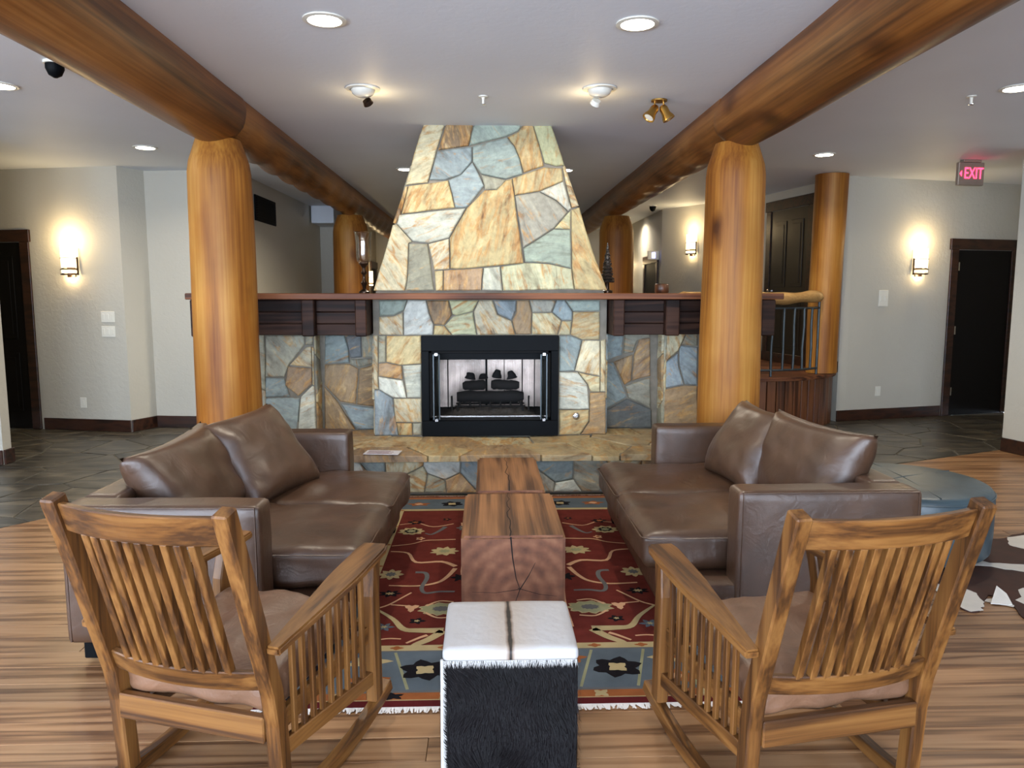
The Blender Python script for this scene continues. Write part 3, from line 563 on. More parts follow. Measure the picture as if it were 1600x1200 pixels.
# masonry face round the firebox
FBX0, FBX1, FBZ0, FBZ1 = -.535, .592, .322, 1.155
HZ = .315
ox0, ox1, oz0, oz1 = FBX0 + .06, FBX1 - .06, FBZ0 + .1, FBZ1 - .11
mb = MB(); b = FACE + .035 - FACE
mb.box(-.93, ox0, b, .95, HZ - .3, ZM - .052); mb.box(ox1, .995, b, .95, HZ - .3, ZM - .052); mb.box(ox0, ox1, b, .95, oz1, ZM - .052); mb.box(ox0, ox1, b, .95, HZ - .3, oz0)
breast = mb.build('fireplace_breast', 'mortar', FP)
FA = [('teal', C2_, [(852, 128), (1047, 128), (1027, 205), (960, 238), (858, 243)]), ('cream', C2_, [(850, 246), (960, 240), (1020, 215), (1020, 372), (852, 372)]), ('white', C2_, [(1050, 128), (1177, 128), (1202, 228), (1230, 300), (1227, 372), (1022, 372), (1024, 210)]),
 ('brown', C2_, [(1180, 128), (1335, 128), (1360, 232), (1308, 302), (1232, 299), (1203, 222)]), ('green', C2_, [(1338, 128), (1547, 128), (1507, 208), (1387, 241), (1361, 228)]), ('ochre', C2_, [(1233, 303), (1306, 304), (1363, 372), (1229, 372)]), ('green', C2_, [(1364, 243), (1507, 211), (1535, 372), (1364, 372), (1310, 304)]),
 ('cream', C3_, [(38, 128), (127, 128), (165, 230), (265, 272), (292, 372), (27, 372), (0, 210)]), ('blue', C3_, [(130, 128), (300, 128), (297, 200), (265, 271), (168, 226)]), ('tan', C3_, [(302, 128), (386, 128), (406, 216), (400, 372), (294, 372), (268, 274), (298, 212)]), ('grey', C3_, [(389, 128), (577, 128), (543, 212), (408, 217)]),
 ('cream', C3_, [(408, 219), (547, 213), (613, 274), (583, 372), (402, 372)]), ('blue', C3_, [(580, 128), (634, 128), (687, 210), (685, 272), (615, 272), (548, 212)]), ('teal', C3_, [(637, 128), (880, 128), (880, 207), (689, 210)]), ('ochre', C3_, [(690, 211), (880, 209), (880, 408), (756, 408), (672, 368), (687, 275)]), ('cream', C3_, [(615, 275), (684, 274), (671, 370), (586, 372)]),
 ('blue', C3_, [(593, 375), (668, 372), (754, 407), (702, 624), (593, 628)]), ('cream', C3_, [(756, 409), (882, 411), (882, 658), (704, 624)]), ('cream', C3_, [(884, 411), (921, 400), (921, 768), (882, 768)]), ('white', C3_, [(593, 630), (726, 631), (794, 718), (804, 888), (593, 890)]), ('cream', C3_, [(728, 632), (881, 660), (881, 770), (812, 770), (797, 715)]),
 ('tan', C3_, [(807, 772), (921, 770), (921, 1068), (738, 1068), (800, 975)]), ('ochre', C3_, [(593, 892), (803, 890), (798, 972), (736, 1068), (593, 1070)]),
 ('grey', C2_, [(849, 375), (902, 375), (900, 562), (849, 568)]), ('cream', C2_, [(812, 375), (847, 372), (848, 753), (812, 753)]), ('ochre', C2_, [(904, 375), (1150, 375), (1150, 572), (1000, 584), (902, 560)]), ('tan', C2_, [(849, 571), (902, 563), (1013, 587), (1020, 685), (850, 660)]), ('white', C2_, [(1016, 585), (1150, 574), (1150, 812), (1048, 814)]),
 ('white', C2_, [(850, 662), (1021, 688), (1046, 814), (950, 810), (850, 752)]), ('blue', C2_, [(812, 756), (852, 755), (950, 812), (962, 930), (987, 1084), (812, 1084)]), ('cream', C2_, [(953, 815), (1150, 815), (1150, 980), (964, 982)]), ('ochre', C2_, [(966, 984), (1082, 984), (1085, 1084), (988, 1084)]), ('grey', C2_, [(1084, 984), (1150, 982), (1150, 1078), (1087, 1084)])]
for kind, T_, P in FA:
    q = [(min(max(x, -.935), 1.0), min(max(z, HZ + .004), ZM - .053)) for x, z in T_(P, FACE)]
    stone('stone', q, kind, breast, front(FACE + .035), T=.038)
for sx in (-.93, .995):      # returns of the breast into the recesses
    sg = -1 if sx < 0 else 1
    for c in voronoi(FACE + .04, 6.62, HZ + .01, 1.16, 1, 4, .6, 7): stone('stone', c, random.choice(['grey', 'cream', 'blue']), breast, (lambda a, b, h, sx=sx, sg=sg: (sx + sg * h, a - FACE, b)), T=.03)
# recesses and outer piers
REC, PIER = 6.62, 6.42
mb = MB(); mb.box(-1.5, -.93, REC + .035 - FACE, .95, 0, 1.45); recL = mb.build('recess_wall', 'mortar', FP)
mb = MB(); mb.box(.995, 1.58, REC + .035 - FACE, .95, 0, 1.45); recR = mb.build('recess_wall', 'mortar', FP)
mb = MB(); mb.box(-2.18, -1.45, PIER + .035 - FACE, .95, 0, 1.44); pierL = mb.build('side_pier', 'mortar', FP)
mb = MB(); mb.box(1.52, 2.24, PIER + .035 - FACE, .95, 0, 1.44); pierR = mb.build('side_pier', 'mortar', FP)
RL = [('blue', C2_, [(478, 372), (612, 372), (642, 470), (648, 567), (472, 572)]), ('dark', C2_, [(616, 372), (728, 372), (735, 532), (652, 536)]), ('grey', C2_, [(732, 372), (830, 372), (830, 530), (738, 532)]), ('tan', C2_, [(472, 576), (648, 572), (712, 606), (692, 856), (578, 838), (472, 722)]), ('brown', C2_, [(715, 606), (830, 572), (830, 872), (695, 858)]), ('grey', C2_, [(654, 540), (830, 535), (830, 568), (714, 602), (652, 574)]), ('tan', C2_, [(472, 730), (565, 838), (690, 1045), (472, 1045)]), ('blue', C2_, [(582, 846), (830, 880), (830, 1045), (694, 1045)])]
for k, T_, P in RL: stone('stone', [(max(x, -1.46), max(z, .31)) for x, z in T_(P, REC)], k, recL, front(REC + .035), T=.034)
RR = [('blue', C3_, [(900, 358), (1050, 360), (1038, 512), (900, 562)]), ('grey', C3_, [(1054, 358), (1230, 358), (1232, 388), (1150, 392), (1112, 492), (1042, 505)]), ('tan', C3_, [(972, 556), (1112, 503), (1097, 692), (1048, 722)]), ('tan', C3_, [(1154, 393), (1232, 390), (1232, 658), (1100, 692), (1116, 505)]), ('blue', C3_, [(900, 566), (970, 560), (1072, 806), (900, 900)]), ('grey', C3_, [(1050, 726), (1232, 664), (1232, 886), (1078, 812)]), ('dark', C3_, [(900, 904), (1072, 814), (1240, 890), (1240, 1022), (900, 1022)])]
for k, T_, P in RR: stone('stone', [(min(x, 1.55), max(z, .31)) for x, z in T_(P, REC)], k, recR, front(REC + .035), T=.034)
PL = [('grey', C2_, [(60, 372), (335, 372), (338, 440), (226, 582), (192, 664), (60, 664)]), ('grey', C2_, [(339, 372), (445, 372), (445, 446), (342, 440)]), ('cream', C2_, [(228, 584), (350, 452), (386, 448), (388, 598)]), ('tan', C2_, [(217, 592), (388, 602), (390, 714), (290, 800), (197, 722)]), ('blue', C2_, [(60, 668), (190, 672), (232, 802), (60, 808)]), ('blue', C2_, [(60, 812), (232, 806), (302, 812), (282, 1060), (60, 1060)]), ('white', C2_, [(390, 722), (445, 730), (448, 1060), (286, 1060), (305, 818), (310, 800)]), ('cream', C2_, [(390, 450), (446, 450), (446, 726), (390, 716)])]
for k, T_, P in PL: stone('stone', [(max(min(x, -1.452), -2.18), z) for x, z in T_(P, PIER)], k, pierL, front(PIER + .035), T=.036)
for c in voronoi(-2.18, -1.46, .02, .42, 3, 1, .5, 4): stone('stone', c, random.choice(['grey', 'blue', 'cream']), pierL, front(PIER + .035), T=.03)
for c in voronoi(-2.18, -1.86, .43, 1.16, 1, 2, .5, 4): stone('stone', c, 'grey', pierL, front(PIER + .035), T=.03)
PR = [('cream', C3_, [(1285, 360), (1478, 360), (1425, 482), (1300, 566), (1285, 560)]), ('grey', C3_, [(1482, 360), (1560, 360), (1560, 450), (1443, 440)]), ('blue', C3_, [(1324, 566), (1423, 500), (1432, 600), (1468, 718), (1324, 744)]), ('blue', C3_, [(1430, 466), (1440, 444), (1560, 454), (1560, 720), (1472, 716), (1436, 590)]), ('tan', C3_, [(1288, 776), (1330, 750), (1470, 722), (1560, 724), (1560, 1040), (1286, 1040)]), ('cream', C3_, [(1258, 545), (1284, 562), (1318, 572), (1318, 766), (1258, 770)]), ('grey', C3_, [(1258, 776), (1284, 778), (1282, 1040), (1258, 1040)]), ('grey', C3_, [(1258, 360), (1282, 360), (1282, 556), (1258, 540)])]
for k, T_, P in PR: stone('stone', [(min(max(x, 1.522), 2.24), z) for x, z in T_(P, PIER)], k, pierR, front(PIER + .035), T=.036)
for c in voronoi(1.53, 2.24, .02, .4, 3, 1, .5, 4): stone('stone', c, random.choice(['grey', 'tan', 'cream']), pierR, front(PIER + .035), T=.03)
for c in voronoi(1.94, 2.24, .42, 1.16, 1, 2, .5, 4): stone('stone', c, random.choice(['grey', 'tan']), pierR, front(PIER + .035), T=.03)
for sx, sg, par in ((-1.45, 1, pierL), (1.52, -1, pierR)):
    for c in voronoi(PIER + .04, REC + .03, .31, 1.16, 1, 4, .6, 12): stone('stone', c, random.choice(['grey', 'cream', 'tan']), par, (lambda a, b, h, sx=sx, sg=sg: (sx + sg * h, a - FACE, b)), T=.026)
# hearth
HX0, HX1, HY = -1.5, 1.5, 5.58
mb = MB(); mb.box(HX0, HX1, HY + .03 - FACE, .39, 0.002, .265); hb = mb.build('hearth_base', 'mortar', FP)
for c in voronoi(HX0, HX1, .012, .255, 12, 2, .95, 21): stone('stone', c, random.choice(['grey', 'blue', 'white', 'tan', 'grey', 'cream', 'cream']), hb, front(HY + .03), T=.036, sub=.07)
mb = MB(); mb.box(HX0 + .03, HX1 - .03, HY - .02 - FACE, .38, .266, .30); ht = mb.build('hearth_slab', 'mortar', FP)
for c in voronoi(HX0 - .03, HX1 + .03, HY - .07, FACE + .03, 7, 2, .9, 33) + voronoi(HX0, -.935, FACE + .03, 6.62, 2, 1, .6, 3) + voronoi(1.0, HX1, FACE + .03, 6.62, 2, 1, .6, 5):
    o = stone('flagstone', c, random.choice(['flag', 'flag', 'cream', 'flag', 'flag', 'tan']), ht, (lambda a, b, h: (a, b - FACE, .266 + h)), T=.058, gap=.007, bev=.005, jit=.008, rough=.003)

# mantel shelf
MT = thing('mantel_shelf', 'long reddish brown wooden mantel shelf with dark corbels across the stone fireplace', 'mantel', (0, 6.1, 1.45))
box('shelf_board', -2.33, 2.36, -.1, .95, .001, .05, 'mantel_wood', MT, .006)
for sg, xs_ in ((-1, (-.945, -1.035, -1.36, -1.46, -2.22)), (1, (1.01, 1.10, 1.44, 1.55, 2.20))):
    a, b_, c_, d_, e_ = xs_
    mk = lambda n, p, q, y0, z0, m='dark_wood', bv=.008: box(n, min(p, q), max(p, q), y0, .295, z0, 0, m, MT, bv)
    mk('corbel', a, b_, -.05, -.29); mk('corbel', c_, d_, -.02, -.29)
    for k in range(3): box('apron_board', min(b_, c_), max(b_, c_), .06, .09, -.285 + k * .094, -.196 + k * .094, 'dark_wood', MT, .004)
    for k in range(3): box('apron_board', min(d_, e_), max(d_, e_), .12, .15, -.285 + k * .094, -.196 + k * .094, 'dark_wood', MT, .004)
    box('apron_back', min(b_, e_), max(b_, e_), .16, .29, -.288, 0, 'dark_wood', MT)
box('corbel', 2.20, 2.31, -.06, .3, -.29, 0, 'dark_wood', MT, .008)
box('corbel', -2.31, -2.22, -.06, .3, -.29, 0, 'dark_wood', MT, .008)

# gas insert
IN = thing('fireplace_insert', 'black metal fireplace insert with folded glass doors open at both sides', 'fireplace insert', (0, FACE, .0))
fx = [FBX0, ox0 + .005, ox1 - .005, FBX1]
mb = MB(); yF, yB = -.045, -.006
mb.box(FBX0, FBX1, yF, yB, FBZ0 + .001, FBZ0 + .13); mb.box(FBX0, FBX1, yF, yB, FBZ1 - .125, FBZ1); mb.box(FBX0, FBX0 + .062, yF, yB, FBZ0 + .13, FBZ1 - .125); mb.box(FBX1 - .062, FBX1, yF, yB, FBZ0 + .13, FBZ1 - .125)
mb.build('surround', 'black_metal', IN, bevel=.003)
ix0, ix1, iz0, iz1 = FBX0 + .062, FBX1 - .062, FBZ0 + .13, FBZ1 - .125
ry = .62
mb = MB(); mb.box(ix0, ix0 + .02, -.004, ry, iz0, iz1); mb.box(ix1 - .02, ix1, -.004, ry, iz0, iz1); mb.box(ix0, ix1, -.004, ry, iz1 - .02, iz1); mb.box(ix0, ix1, -.004, ry, iz0, iz0 + .02); mb.build('firebox', 'soot_black', IN)
box('valance', ix0 + .02, ix1 - .02, .01, .03, iz1 - .075, iz1 - .021, 'black_metal', IN, .003)
mb = MB(); mb.box(ix0 + .021, ix1 - .021, ry - .03, ry, iz0 + .02, iz0 + .06); mb.box(ix0 + .021, ix1 - .021, ry - .03, ry, iz1 - .11, iz1 - .021); mb.build('rear_frame', 'black_metal', IN)
for px_, hw in ((700, .004), (760, .009), (788, .003), (816, .005), (835, .004)):
    x = on_y(px_, 600, FACE + ry - .12).x; box('screen_rod', x - hw, x + hw, ry - .12, ry - .11, iz0 + .021, iz1 - .08, 'black_metal', IN)
mb = MB(); nn_ = 120
for k in range(nn_ + 1):
    x = ix0 + .03 + (ix1 - ix0 - .06) * k / nn_; yy = ry - .075 + .012 * math.sin(k * .9)
    mb.box(x - .0024, x + .0024, yy - .001, yy + .001, iz0 + .03, iz1 - .09)
for k in range(90):
    z = iz0 + .03 + (iz1 - iz0 - .12) * k / 90; mb.box(ix0 + .03, ix1 - .03, ry - .0615, ry - .0602, z - .0012, z + .0012)
tag(mb.build('mesh_curtain', 'mesh_wire', IN), kind='stuff')
box('rear_glass', ix0 + .03, ix1 - .03, ry - .004, ry, iz0 + .06, iz1 - .11, 'door_glass', IN)
box('sill_bar', ix0 + .02, ix1 - .02, .012, .026, iz0 + .021, iz0 + .034, 'chrome', IN, .002)
for sg, xx in ((1, ix0 + .02), (-1, ix1 - .02)):      # bifold glass doors folded against the sides
    for q in range(2):
        x0 = xx + sg * (.012 + .03 * q); M = Matrix.Translation((x0, -.03, 0)) @ Matrix.Rotation(sg * (.10 + .16 * q), 4, 'Z')
        d = MB().box(-.003, .003, -.10, .02, iz0 + .03, iz1 - .03, M).build('door_pane', 'door_glass', IN)
        m2 = MB(); m2.box(-.005, .005, -.108, -.10, iz0 + .026, iz1 - .026, M); m2.box(-.005, .005, -.10, .02, iz1 - .03, iz1 - .022, M); m2.box(-.005, .005, -.10, .02, iz0 + .022, iz0 + .03, M); m2.build('door_rail', 'iron', d)
    for z in (iz0 + .012, iz1 - .03): box('hinge_clip', xx + sg * .045 - .012, xx + sg * .045 + .012, -.15, -.125, z, z + .02, 'chrome', IN)
p = on_y(900, 650, FACE - .004)
o = MB().lathe([(.03, 0), (.03, .006), (.024, .012), (.010, .013), (.009, .004)], 18, Matrix.Rotation(PI / 2, 4, 'X')).build('gas_valve', 'chrome', smooth=True); o.location = (p.x, FACE - .012, p.z)
tag(o, 'small round chrome gas valve set in the stone right of the firebox', 'valve')
# ash bed, grate and ceramic logs inside
fz = iz0 + .021
mb = MB(); n1, n2 = 40, 16; vs = []; 
for i in range(n1 + 1):
    for j in range(n2 + 1):
        x = ix0 + .12 + (ix1 - ix0 - .24) * i / n1; yy = FACE + .12 + .34 * j / n2; e = min(i, n1 - i, 6) / 6 * min(j, n2 - j, 4) / 4
        vs.append((x, yy, fz + e * (.035 + .03 * mnoise.fractal(Vector((x * 22, yy * 22, 2)), 1, 2, 3))))
mb.add(vs, [(i * (n2 + 1) + j, (i + 1) * (n2 + 1) + j, (i + 1) * (n2 + 1) + j + 1, i * (n2 + 1) + j + 1) for i in range(n1) for j in range(n2)])
tag(mb.build('ember_bed', 'ash', smooth=2), 'bed of grey embers and ash under the ceramic logs', 'embers', kind='stuff')
GR = thing('fire_grate', 'black iron log grate standing in the open firebox', 'grate', (.03, FACE + .28, fz))
for k in range(7):
    x = -.26 + .52 * k / 6; mb = MB().tube([(x, -.13, .11), (x, -.12, .075), (x, .1, .075), (x, .12, .11)], .007, 8); mb.build('grate_bar', 'soot_black', GR)
for yy in (-.08, .08): MB().tube([(-.3, yy, .066), (.3, yy, .066)], .007, 8).build('cross_bar', 'soot_black', GR)
for x, yy in ((-.28, -.08), (.28, -.08), (-.28, .08), (.28, .08)): MB().tube([(x, yy, .001), (x, yy, .068)], .007, 8).build('leg', 'soot_black', GR)
for x in (-.33, .33): MB().tube([(x, -.06, .001), (x, -.06, .12), (x, -.08, .15)], .008, 8).build('upright', 'soot_black', GR)
LOGS = [([(-.29, .0, .135), (.29, .02, .135)], [.05, .052], 'long charred log lying lowest across the grate'), ([(-.235, -.01, .232), (-.04, .03, .238)], [.04, .042], 'charred log resting on the left half of the pile'), ([(.01, .03, .24), (.25, -.01, .236)], [.044, .04], 'charred log resting on the right half of the pile'),
        ([(-.175, .0, .288), (-.165, .01, .345)], [.048, .03], 'charred stub at the left end of the pile'), ([(-.062, .01, .29), (-.065, .02, .335)], [.044, .02], 'small charred stub left of the middle of the pile'), ([(.055, .01, .296), (.065, .015, .37)], [.052, .02], 'tallest charred stub in the middle of the pile'), ([(.19, .01, .29), (.175, .015, .36)], [.05, .02], 'charred stub at the right end of the pile')]
for (A, B), (ra, rb), lab in LOGS:
    A, B = Vector(A), Vector(B); pts = [A.lerp(B, t / 10) for t in range(11)]
    o = MB().tube(pts, [(ra + (rb - ra) * t / 10) * (.7 if t in (0, 10) else 1) for t in range(11)], 14, wob=lambda i, an, p: 1 + .30 * mnoise.noise(Vector((p.x * 22 + math.cos(an), math.sin(an) * 1.2, p.z * 30)))).build('fire_log', 'soot_black', smooth=True)
    o.location = GR.location; tag(o, lab, 'log', 'ceramic fire logs')

# ================================================================== LOG POSTS AND BEAMS
def log_post(name, label, x, y, z0, z1, r0, r1, seed, chamfer=True, mat='log_z', group=None, bend=0):
    t = thing(name, label, 'post', (x, y, z0), 0, group); m = 34; pts = []; rs = []
    for i in range(m + 1):
        f = i / m; z = (z1 - z0) * f; pts.append((bend * math.sin(f * 3 + seed), bend * math.cos(f * 2.2 + seed), z)); r = r0 + (r1 - r0) * f
        if chamfer and f > .93: r *= 1 - .28 * ((f - .93) / .07)
        rs.append(r)
    wob = lambda i, an, p: 1 + .035 * mnoise.noise(Vector((math.cos(an) * .8 + seed, math.sin(an) * .8, p.z * 1.3))) + .008 * mnoise.noise(Vector((math.cos(an) * 3 + seed, math.sin(an) * 3, p.z * 5)))
    body = MB().tube(pts, rs, 36, wob).build('trunk', mat, t, smooth=True)
    return t, body
ZB = 2.56
log_post('log_post', 'thick amber log post at the left, behind the left sofa', -1.87, 5.55, 0, ZB, .236, .21, 1, group='main log posts')
log_post('log_post', 'thick amber log post at the right, behind the right sofa, grey streak down its face', 1.79, 5.55, 0, ZB, .226, .205, 5, group='main log posts')
log_post('log_post', 'distant log post beyond the left end of the mantel', -1.87, 10.75, 0, ZB, .25, .235, 9)
log_post('log_post', 'distant log post beyond the right side of the chimney', 1.82, 10.75, 0, ZB, .25, .235, 13)
def log_beam(name, label, x, y0, y1, zc, r0, r1, seed, scallop=0, ends=(0, 1)):
    m = 90; pts = []; rs = []
    for i in range(m + 1):
        f = i / m; pts.append((x, y0 + (y1 - y0) * f, zc)); r = r0 + (r1 - r0) * f
        d1 = (1 - f) * abs(y1 - y0); d0 = f * abs(y1 - y0)
        if ends[1] and d1 < .22: r *= .72 + .28 * math.sqrt(max(0, 1 - (1 - d1 / .22) ** 2))
        if ends[0] and d0 < .22: r *= .72 + .28 * math.sqrt(max(0, 1 - (1 - d0 / .22) ** 2))
        rs.append(r)
    def wob(i, an, p):
        k = 1 + .04 * mnoise.noise(Vector((math.cos(an) * 1.3 + seed, math.sin(an) * 1.3, p.y * .9)))
        if scallop:
            low = max(0, -math.cos(an)); k += scallop * low * abs(math.sin(p.y * 5.2 + math.sin(an) * 1.5)) - scallop * low * .5
        return k
    o = MB().tube(pts, rs, 36, wob).build(name, 'log_y', smooth=True); tag(o, label, 'beam'); return o
log_beam('log_beam', 'thick round log beam under the ceiling, front left, ending over the left post', -1.87, -1.5, 5.62, 2.75, .232, .225, 2, ends=(0, 1))
log_beam('log_beam', 'thick round log beam under the ceiling, front right, ending over the right post', 1.815, -1.5, 5.62, 2.745, .232, .222, 6, ends=(0, 1))
log_beam('log_beam', 'hewn log beam with scalloped underside running back from the left post', -1.86, 5.35, 16.1, 2.765, .205, .195, 3, .17, ends=(0, 0))
log_beam('log_beam', 'hewn log beam running back from the right post past the chimney', 1.80, 5.35, 16.1, 2.765, .205, .195, 8, .08, ends=(0, 0))

# ================================================================== RUG
RCX, RW, RY0, RY1, RT = .135, .985, 2.62, 5.50, .009
RUG = thing('area_rug', 'red floral wool rug with blue-grey border and white fringe between the sofas', 'rug', (RCX, (RY0 + RY1) / 2, 0))
RCY = (RY0 + RY1) / 2
box('field', -RW, RW, RY0 - RCY, RY1 - RCY, .001, RT, 'rug_red', RUG, .003)
HH = (RY1 - RY0) / 2
zc_ = [RT]
def flat(name, poly, mat, z):
    if area2(poly) < 0: poly = poly[::-1]
    return MB().prism(poly, RT - .001, RT + z).build(name, mat, RUG)
def rect(name, x0, x1, y0, y1, mat, z): return flat(name, [(x0, y0), (x1, y0), (x1, y1), (x0, y1)], mat, z)
# borders from the outside inwards
def band(i0, i1, mat, z):
    kb, ks = .76, .57
    rect('border_band', -RW + i0 * ks, RW - i0 * ks, -HH + i0, -HH + i1, mat, z); rect('border_band', -RW + i0 * ks, RW - i0 * ks, HH - i1 * kb, HH - i0 * kb, mat, z)
    rect('border_band', -RW + i0 * ks, -RW + i1 * ks, -HH + i1, HH - i1 * kb, mat, z); rect('border_band', RW - i1 * ks, RW - i0 * ks, -HH + i1, HH - i1 * kb, mat, z)
band(0, .04, 'rug_dark_red', .0006); band(.04, .046, 'rug_cream', .0006); band(.046, .095, 'rug_rust', .0006); band(.095, .11, 'rug_slate', .0006); band(.11, .425, 'rug_blue', .0006); band(.425, .435, 'rug_slate', .0008); band(.435, .485, 'rug_cream', .0006)
def R2(P): # crop measured points -> rug local
    out = []
    for x, y in P: q = on_z(560 + x / 3.158, 760 + y / 3.158, RT); out.append((q.x - RCX, q.y - RCY))
    return out
def flower(cx, cy_, rx, ry, n, mat, z, depth=.35, rot=0, seed=0):
    P = []; k = n * 4
    for i in range(k):
        an = 2 * PI * i / k + rot; r = 1 - depth * (.5 - .5 * math.cos(n * (an - rot))) + .10 * mnoise.noise(Vector((math.cos(an) * 4 + seed, math.sin(an) * 4, seed)))
        P.append((cx + rx * r * math.cos(an), cy_ + ry * r * math.sin(an)))
    return P
def strip(P, w0, w1=None):
    w1 = w0 if w1 is None else w1; n = len(P); L = []; R_ = []
    for i, p in enumerate(P):
        a = Vector(P[max(i - 1, 0)]); b = Vector(P[min(i + 1, n - 1)]); t = (b - a).normalized(); nn = Vector((-t.y, t.x)); ww = (w0 + (w1 - w0) * i / (n - 1)) / 2
        L.append(tuple(Vector(p) + nn * ww)); R_.append(tuple(Vector(p) - nn * ww))
    return L, R_
def smooth_path(P, k=4):
    out = []; n = len(P)
    for i in range(n - 1):
        p0, p1, p2, p3 = [Vector(P[max(0, min(n - 1, j))]) for j in (i - 1, i, i + 1, i + 2)]
        for s in range(k): t = s / k; out.append(tuple(.5 * ((2 * p1) + (p2 - p0) * t + (2 * p0 - 5 * p1 + 4 * p2 - p3) * t * t + (3 * p1 - p0 - 3 * p2 + p3) * t ** 3)))
    out.append(tuple(P[-1])); return out
def both(name, polys_mats):
    """a motif and its mirror image on the other half of the rug"""
    for sg in (1, -1):
        for poly, mat, z in polys_mats: flat(name, [(sg * x, y) for x, y in poly], mat, z)
def vine(P, w0, w1, mat='rug_pink', z=.0012, mirror=True):
    P = smooth_path(P)
    for sg in ((1, -1) if mirror else (1,)):
        L, R_ = strip([(sg * x, y) for x, y in P], w0, w1); m = MB(); n = len(L)
        m.add([(x, y, RT + z) for x, y in L] + [(x, y, RT + z) for x, y in R_], [(i, i + 1, n + i + 1, n + i) for i in range(n - 1)]); m.build('vine', mat, RUG)
def c6(x, y): return R2([(x, y)])[0]
def blossom(x, y, rx, ry, n, mats, seed=0, depth=.35, rot=0, z=.0014):
    cx, cy_ = c6(x, y); both('blossom', [(flower(cx, cy_, rx * f, ry * f, n, m, 0, depth, rot, seed), m, z + .0004 * i) for i, (m, f) in enumerate(mats)])
blossom(425, 320, .085, .075, 9, [('rug_cream', 1), ('rug_sage', .42)], 1, .32)
blossom(262, 222, .085, .075, 9, [('rug_cream', 1), ('rug_black', .6), ('rug_sage', .34)], 2, .25)
blossom(160, 435, .07, .075, 8, [('rug_cream', 1), ('rug_slate', .45)], 3, .35)
blossom(155, 530, .062, .045, 7, [('rug_black', 1), ('rug_cream', .42)], 4, .5)
blossom(288, 665, .042, .035, 5, [('rug_black', 1), ('rug_cream', .35)], 5, .5)
blossom(282, 178, .06, .045, 7, [('rug_black', 1), ('rug_rust', .4)], 6, .5)
blossom(437, 163, .03, .03, 5, [('rug_black', 1), ('rug_rust', .4)], 7, .5)
blossom(305, 258, .03, .03, 5, [('rug_pink', 1), ('rug_rust', .5)], 8, .45)
blossom(125, 695, .05, .045, 6, [('rug_blue', 1), ('rug_cream', .35)], 9, .6)
blossom(262, 600, .04, .05, 3, [('rug_pink', 1)], 10, .6, .5)
blossom(410, 605, .115, .075, 11, [('rug_cream', 1.0), ('rug_sage', .92), ('rug_slate', .4)], 11, .18)
blossom(500, 450, .05, .06, 6, [('rug_black', 1)], 12, .55)
blossom(520, 205, .05, .05, 6, [('rug_slate', 1), ('rug_cream', .4)], 13, .4)
vine(R2([(205, 190), (290, 182), (370, 200), (470, 185)]), .010, .012); vine(R2([(160, 322), (245, 330), (285, 375), (410, 372), (480, 395)]), .012, .03)
vine(R2([(150, 490), (290, 492), (390, 475), (440, 445), (478, 405)]), .012, .026); vine(R2([(165, 295), (260, 285), (330, 268), (400, 265), (480, 262)]), .010, .012)
vine(R2([(282, 425), (330, 428), (338, 455), (312, 500), (330, 527), (400, 520), (475, 520)]), .026, .018, 'rug_slate', .0014); vine(R2([(430, 200), (400, 220), (360, 238), (330, 232)]), .03, .01, 'rug_slate', .0014)
vine(R2([(85, 605), (150, 585), (225, 545), (262, 525)]), .012, .010); vine(R2([(85, 605), (170, 655), (222, 705), (300, 712), (420, 712)]), .012, .055, 'rug_cream', .0016); vine(R2([(418, 715), (350, 755), (285, 782), (262, 802)]), .045, .03, 'rug_cream', .0016)
vine(R2([(95, 758), (150, 752), (210, 754)]), .012, .01); vine(R2([(335, 592), (400, 568), (470, 572)]), .014, .01, 'rug_pink', .0024); vine(R2([(330, 625), (390, 650), (470, 645)]), .014, .01, 'rug_pink', .0024)
vine(R2([(235, 775), (300, 748), (340, 735)]), .012, .02); vine(R2([(160, 585), (235, 590)]), .01, .012); vine(R2([(510, 180), (530, 300), (510, 420), (530, 560), (515, 700)]), .012, .014, 'rug_pink', .001)
# border motifs
def bmotif(x, y, kind, s=1.0, mir=True):
    cx, cy_ = x, y; z = .0014
    if kind == 'black': P = [(flower(cx, cy_, .105 * s, .085 * s, 6, 0, 0, .34, .3, x), 'rug_black', z), (flower(cx, cy_, .045 * s, .04 * s, 4, 0, 0, .4, .7, x), 'rug_cream', z + .0005)]
    elif kind == 'cream': P = [(flower(cx, cy_, .09 * s, .05 * s, 5, 0, 0, .4, .6, x), 'rug_cream', z), (flower(cx - .01, cy_, .04 * s, .02 * s, 3, 0, 0, .3, .2, x), 'rug_rust', z + .0004)]
    elif kind == 'rust': P = [(flower(cx, cy_, .08 * s, .045 * s, 5, 0, 0, .45, .2, x), 'rug_rust', z), (flower(cx, cy_, .03 * s, .02 * s, 4, 0, 0, .3, .2, x), 'rug_pink', z + .0004)]
    elif kind == 'cross': P = [(flower(cx, cy_, .035 * s, .03 * s, 4, 0, 0, .5, .78, x), 'rug_cream', z)]
    elif kind == 'ink': P = [(flower(cx, cy_, .045 * s, .028 * s, 5, 0, 0, .5, .1, x), 'rug_black', z)]
    elif kind == 'dot': P = [(flower(cx, cy_, .03 * s, .018 * s, 4, 0, 0, .4, 0, x), 'rug_rust', z)]
    (both if mir else lambda n, p: [flat(n, q, m, zz) for q, m, zz in p])('border_motif', P)
yb = -HH + .268
bmotif(.385, yb, 'black', 1.05); bmotif(.14, yb - .02, 'cream', .9); bmotif(.62, yb + .075, 'cream', 1.1); bmotif(.60, yb - .08, 'rust', 1.2); bmotif(.20, yb + .08, 'rust', 1.0); bmotif(.86, yb, 'black', .8)
for k in range(5): bmotif(.09 + .2 * k, -HH + .07, 'cross' if k % 2 else 'ink'); bmotif(.12 + .2 * k, -HH + .46, 'dot')
